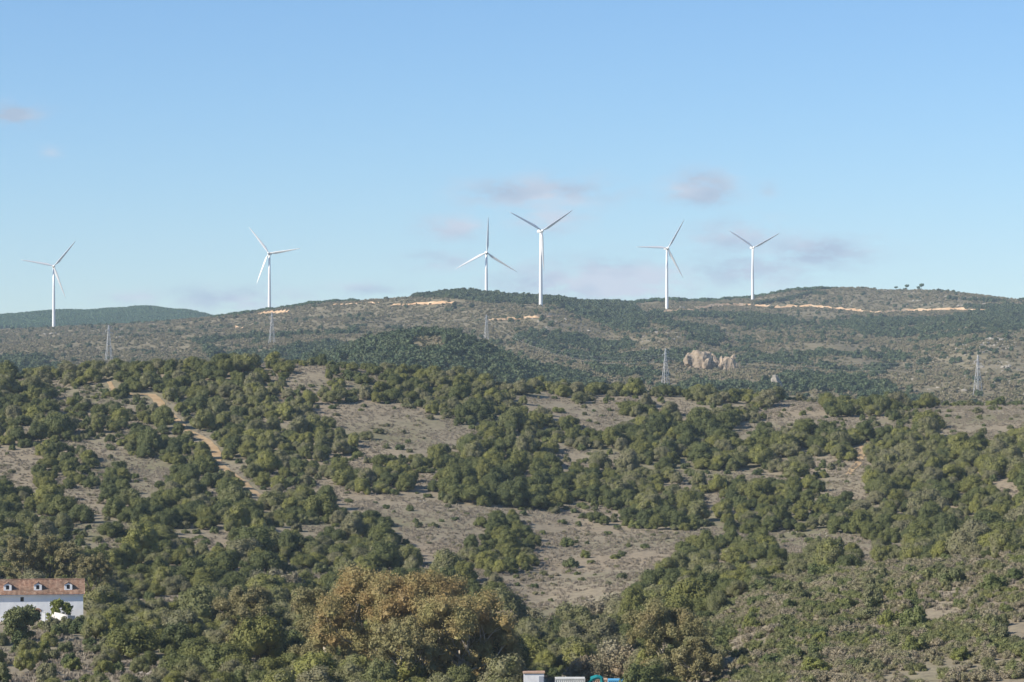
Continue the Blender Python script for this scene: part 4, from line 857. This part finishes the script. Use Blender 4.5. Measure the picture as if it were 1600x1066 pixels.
# ------------------------------------------------------------------ yard at the bottom: cabin, containers, excavator
M['cabin_white'] = noise_mat('cabin_white', [(.35, (.60, .60, .60)), (.6, (.74, .74, .74))], .8)
M['grey_metal'] = noise_mat('grey_container', [(.35, (.46, .46, .43)), (.6, (.58, .57, .54))], .7)
M['blue_metal'] = mat('blue_container', (.10, .36, .58), .5, .4)
M['teal'] = mat('teal_paint', (.005, .20, .21), .45, .5)
M['rust'] = noise_mat('rusty_roof', [(.3, (.30, .17, .10)), (.7, (.52, .38, .28))], .9)
M['rubber'] = mat('black_rubber', (.02, .02, .02), .8)
M['glass'] = mat('cab_glass', (.03, .04, .05), .1, .6)
def yard_base(px, d): return at(px, d)
def container(px0, px1, top, d, m, label, rz=0.0):
    w_ = (px1 - px0) / F * d; x = ((px0 + px1) / 2 - 800) / F * d; zt = -(top - HZ) / F * d; zg_ = hz(x, d); h_ = max(2.4, zt - zg_)
    o = empty('shipping_container', (x, d, zt - h_), rz); mb = MB(); a = w_ / 2
    V = []; nrib = int(w_ / .28); poly = []
    for i in range(nrib):
        x0 = -a + .08 + (w_ - .16) * i / nrib; dx = (w_ - .16) / nrib
        poly += [(x0, -1.19), (x0 + dx * .4, -1.19), (x0 + dx * .5, -1.14), (x0 + dx * .9, -1.14)]
    nP = len(poly); V = [(x_, y_, .15) for x_, y_ in poly] + [(x_, y_, h_ - .12) for x_, y_ in poly]
    mb.add(V, [(i, i + 1, i + 1 + nP, i + nP) for i in range(nP - 1)]); mb.box(-a + .06, a - .06, -1.1, 1.2, .15, h_ - .12); mb.build('body', m, o)
    mb = MB()
    for sx_ in (-1, 1):
        for sy_ in (-1, 1): mb.box(min(sx_ * a, sx_ * (a - .12)), max(sx_ * a, sx_ * (a - .12)), min(sy_ * 1.22, sy_ * 1.1), max(sy_ * 1.22, sy_ * 1.1), .12, h_ - .14)
    mb.box(-a, a, -1.22, -1.1, h_ - .139, h_); mb.box(-a, a, 1.1, 1.22, h_ - .139, h_); mb.box(-a, a, -1.22, -1.1, 0, .119); mb.box(-a, a, 1.1, 1.22, 0, .119); mb.build('frame', m, o)
    mb = MB(); mb.box(-a + .02, a - .02, -1.099, 1.099, h_ - .1, h_ - .02); mb.build('roof', m, o)
    return tag(o, label, 'container')
container(867, 914, 1059, 423, M['grey_metal'], 'pale grey ribbed shipping container next to the teal excavator')
container(950, 986, 1061.5, 424, M['blue_metal'], 'bright blue ribbed shipping container')
container(926, 949, 1060.5, 431, M['rust'], 'rust-brown container between the excavator and the blue container')
# site cabin
d = 423; x0, x1 = (818 - 800) / F * d, (850 - 800) / F * d; zt = -(1050 - HZ) / F * d; xc = (x0 + x1) / 2; zg_ = hz(xc, d); h_ = max(2.6, zt - zg_); a = (x1 - x0) / 2
o = empty('site_cabin', (xc, d, zt - h_)); mb = MB(); mb.box(-a, a, -1.2, 1.2, 0, h_ - .1); mb.build('wall', M['cabin_white'], o)
mb = MB(); mb.box(-a - .12, a + .12, -1.35, 1.35, h_ - .098, h_ + .05); mb.build('roof', M['rust'], o)
mb = MB(); mb.box(a - .75, a - .1, -1.24, -1.19, .1, h_ - .5); dd_ = mb.build('door', mat('grey_door', (.30, .33, .38), .6), o); mb = MB(); mb.box(a - .7, a - .64, -1.27, -1.24, 1.0, 1.12); mb.build('handle', M['steel'], dd_)
tag(o, 'small white site cabin with grey door under the dark tree', 'cabin')
# excavator
d = 417; xb = (912 - 800) / F * d; zg_ = hz(xb, d); ex = empty('excavator', (xb, d, zg_)); zt = -(1056 - HZ) / F * d - zg_
for s_ in (-1, 1):
    mb = MB(); mb.prism([(-1.6, .05), (1.6, .05), (1.9, .35), (1.9, .6), (1.6, .85), (-1.6, .85), (-1.9, .6), (-1.9, .35)], s_ * 1.0 - .25, s_ * 1.0 + .25); mb.build('track', M['rubber'], ex)
mb = MB(); mb.box(-1.7, .4, -1.1, 1.1, .95, 1.9); mb.prism([(-1.7, 1.9), (-.4, 1.9), (-.4, 2.2), (-1.5, 2.2)], -1.05, 1.05); mb.box(-.5, .5, -.5, .5, .7, .96); mb.build('body', M['teal'], ex)
mb = MB(); mb.prism([(.42, 1.0), (1.5, 1.0), (1.55, 1.7), (1.2, 2.6), (.42, 2.6)], -1.05, -.15); cb = mb.build('cab', M['teal'], ex)
mb = MB(); mb.box(.55, 1.15, -1.07, -1.052, 1.6, 2.45); mb.build('window', M['glass'], cb)
mb = MB(); arc = [(.45, 1.5), (.75, zt - 1.1), (1.2, zt - .45), (1.9, zt - .2), (2.5, zt - .3)]; mb.tube([(x_, .2, z_) for x_, z_ in arc], [.3, .36, .38, .34, .28], 8); mb.build('boom', M['teal'], ex)
mb = MB(); mb.tube([(2.2, .2, zt - .05), (2.55, .2, zt - .35), (2.75, .2, zt - 1.3), (2.7, .2, max(.7, zt - 2.6))], [.2, .3, .25, .18], 8); mb.build('stick', M['teal'], ex)
mb = MB(); zq = max(.7, zt - 2.6); mb.prism([(2.3, zq), (2.95, zq + .05), (2.9, zq - .55), (2.4, zq - .65), (2.15, zq - .3)], -.2, .6); mb.build('bucket', M['rubber'], ex)
mb = MB(); mb.tube([(.8, .2, 1.5), (1.35, .2, zt - .75)], [.07, .07], 6); mb.build('hydraulic_ram', M['steel'], ex)
tag(ex, 'teal excavator with its boom arched between the containers', 'excavator')

# ------------------------------------------------------------------ air
bm = bmesh.new(); bmesh.ops.create_cube(bm, size=1); me = bpy.data.meshes.new('haze'); bm.to_mesh(me); bm.free()
hzm = bpy.data.materials.new('haze'); hzm.use_nodes = True; t = hzm.node_tree; t.nodes.remove(t.nodes['Principled BSDF'])
pv = t.nodes.new('ShaderNodeVolumePrincipled'); pv.inputs['Color'].default_value = (.66, .83, 1, 1); pv.inputs['Density'].default_value = .00005; pv.inputs['Anisotropy'].default_value = .0
t.links.new(pv.outputs[0], t.nodes['Material Output'].inputs['Volume']); me.materials.append(hzm)
zlo = float(ZZ.min()) - 1.5; zhi = max(float(ZZ.max()) + 20, 330.)
o = link('haze', me, None, (0, 3300, (zlo + zhi) / 2)); o.scale = (6400, 7400, zhi - zlo); tag(o, 'thin bluish air over the whole landscape', 'haze', kind='stuff')
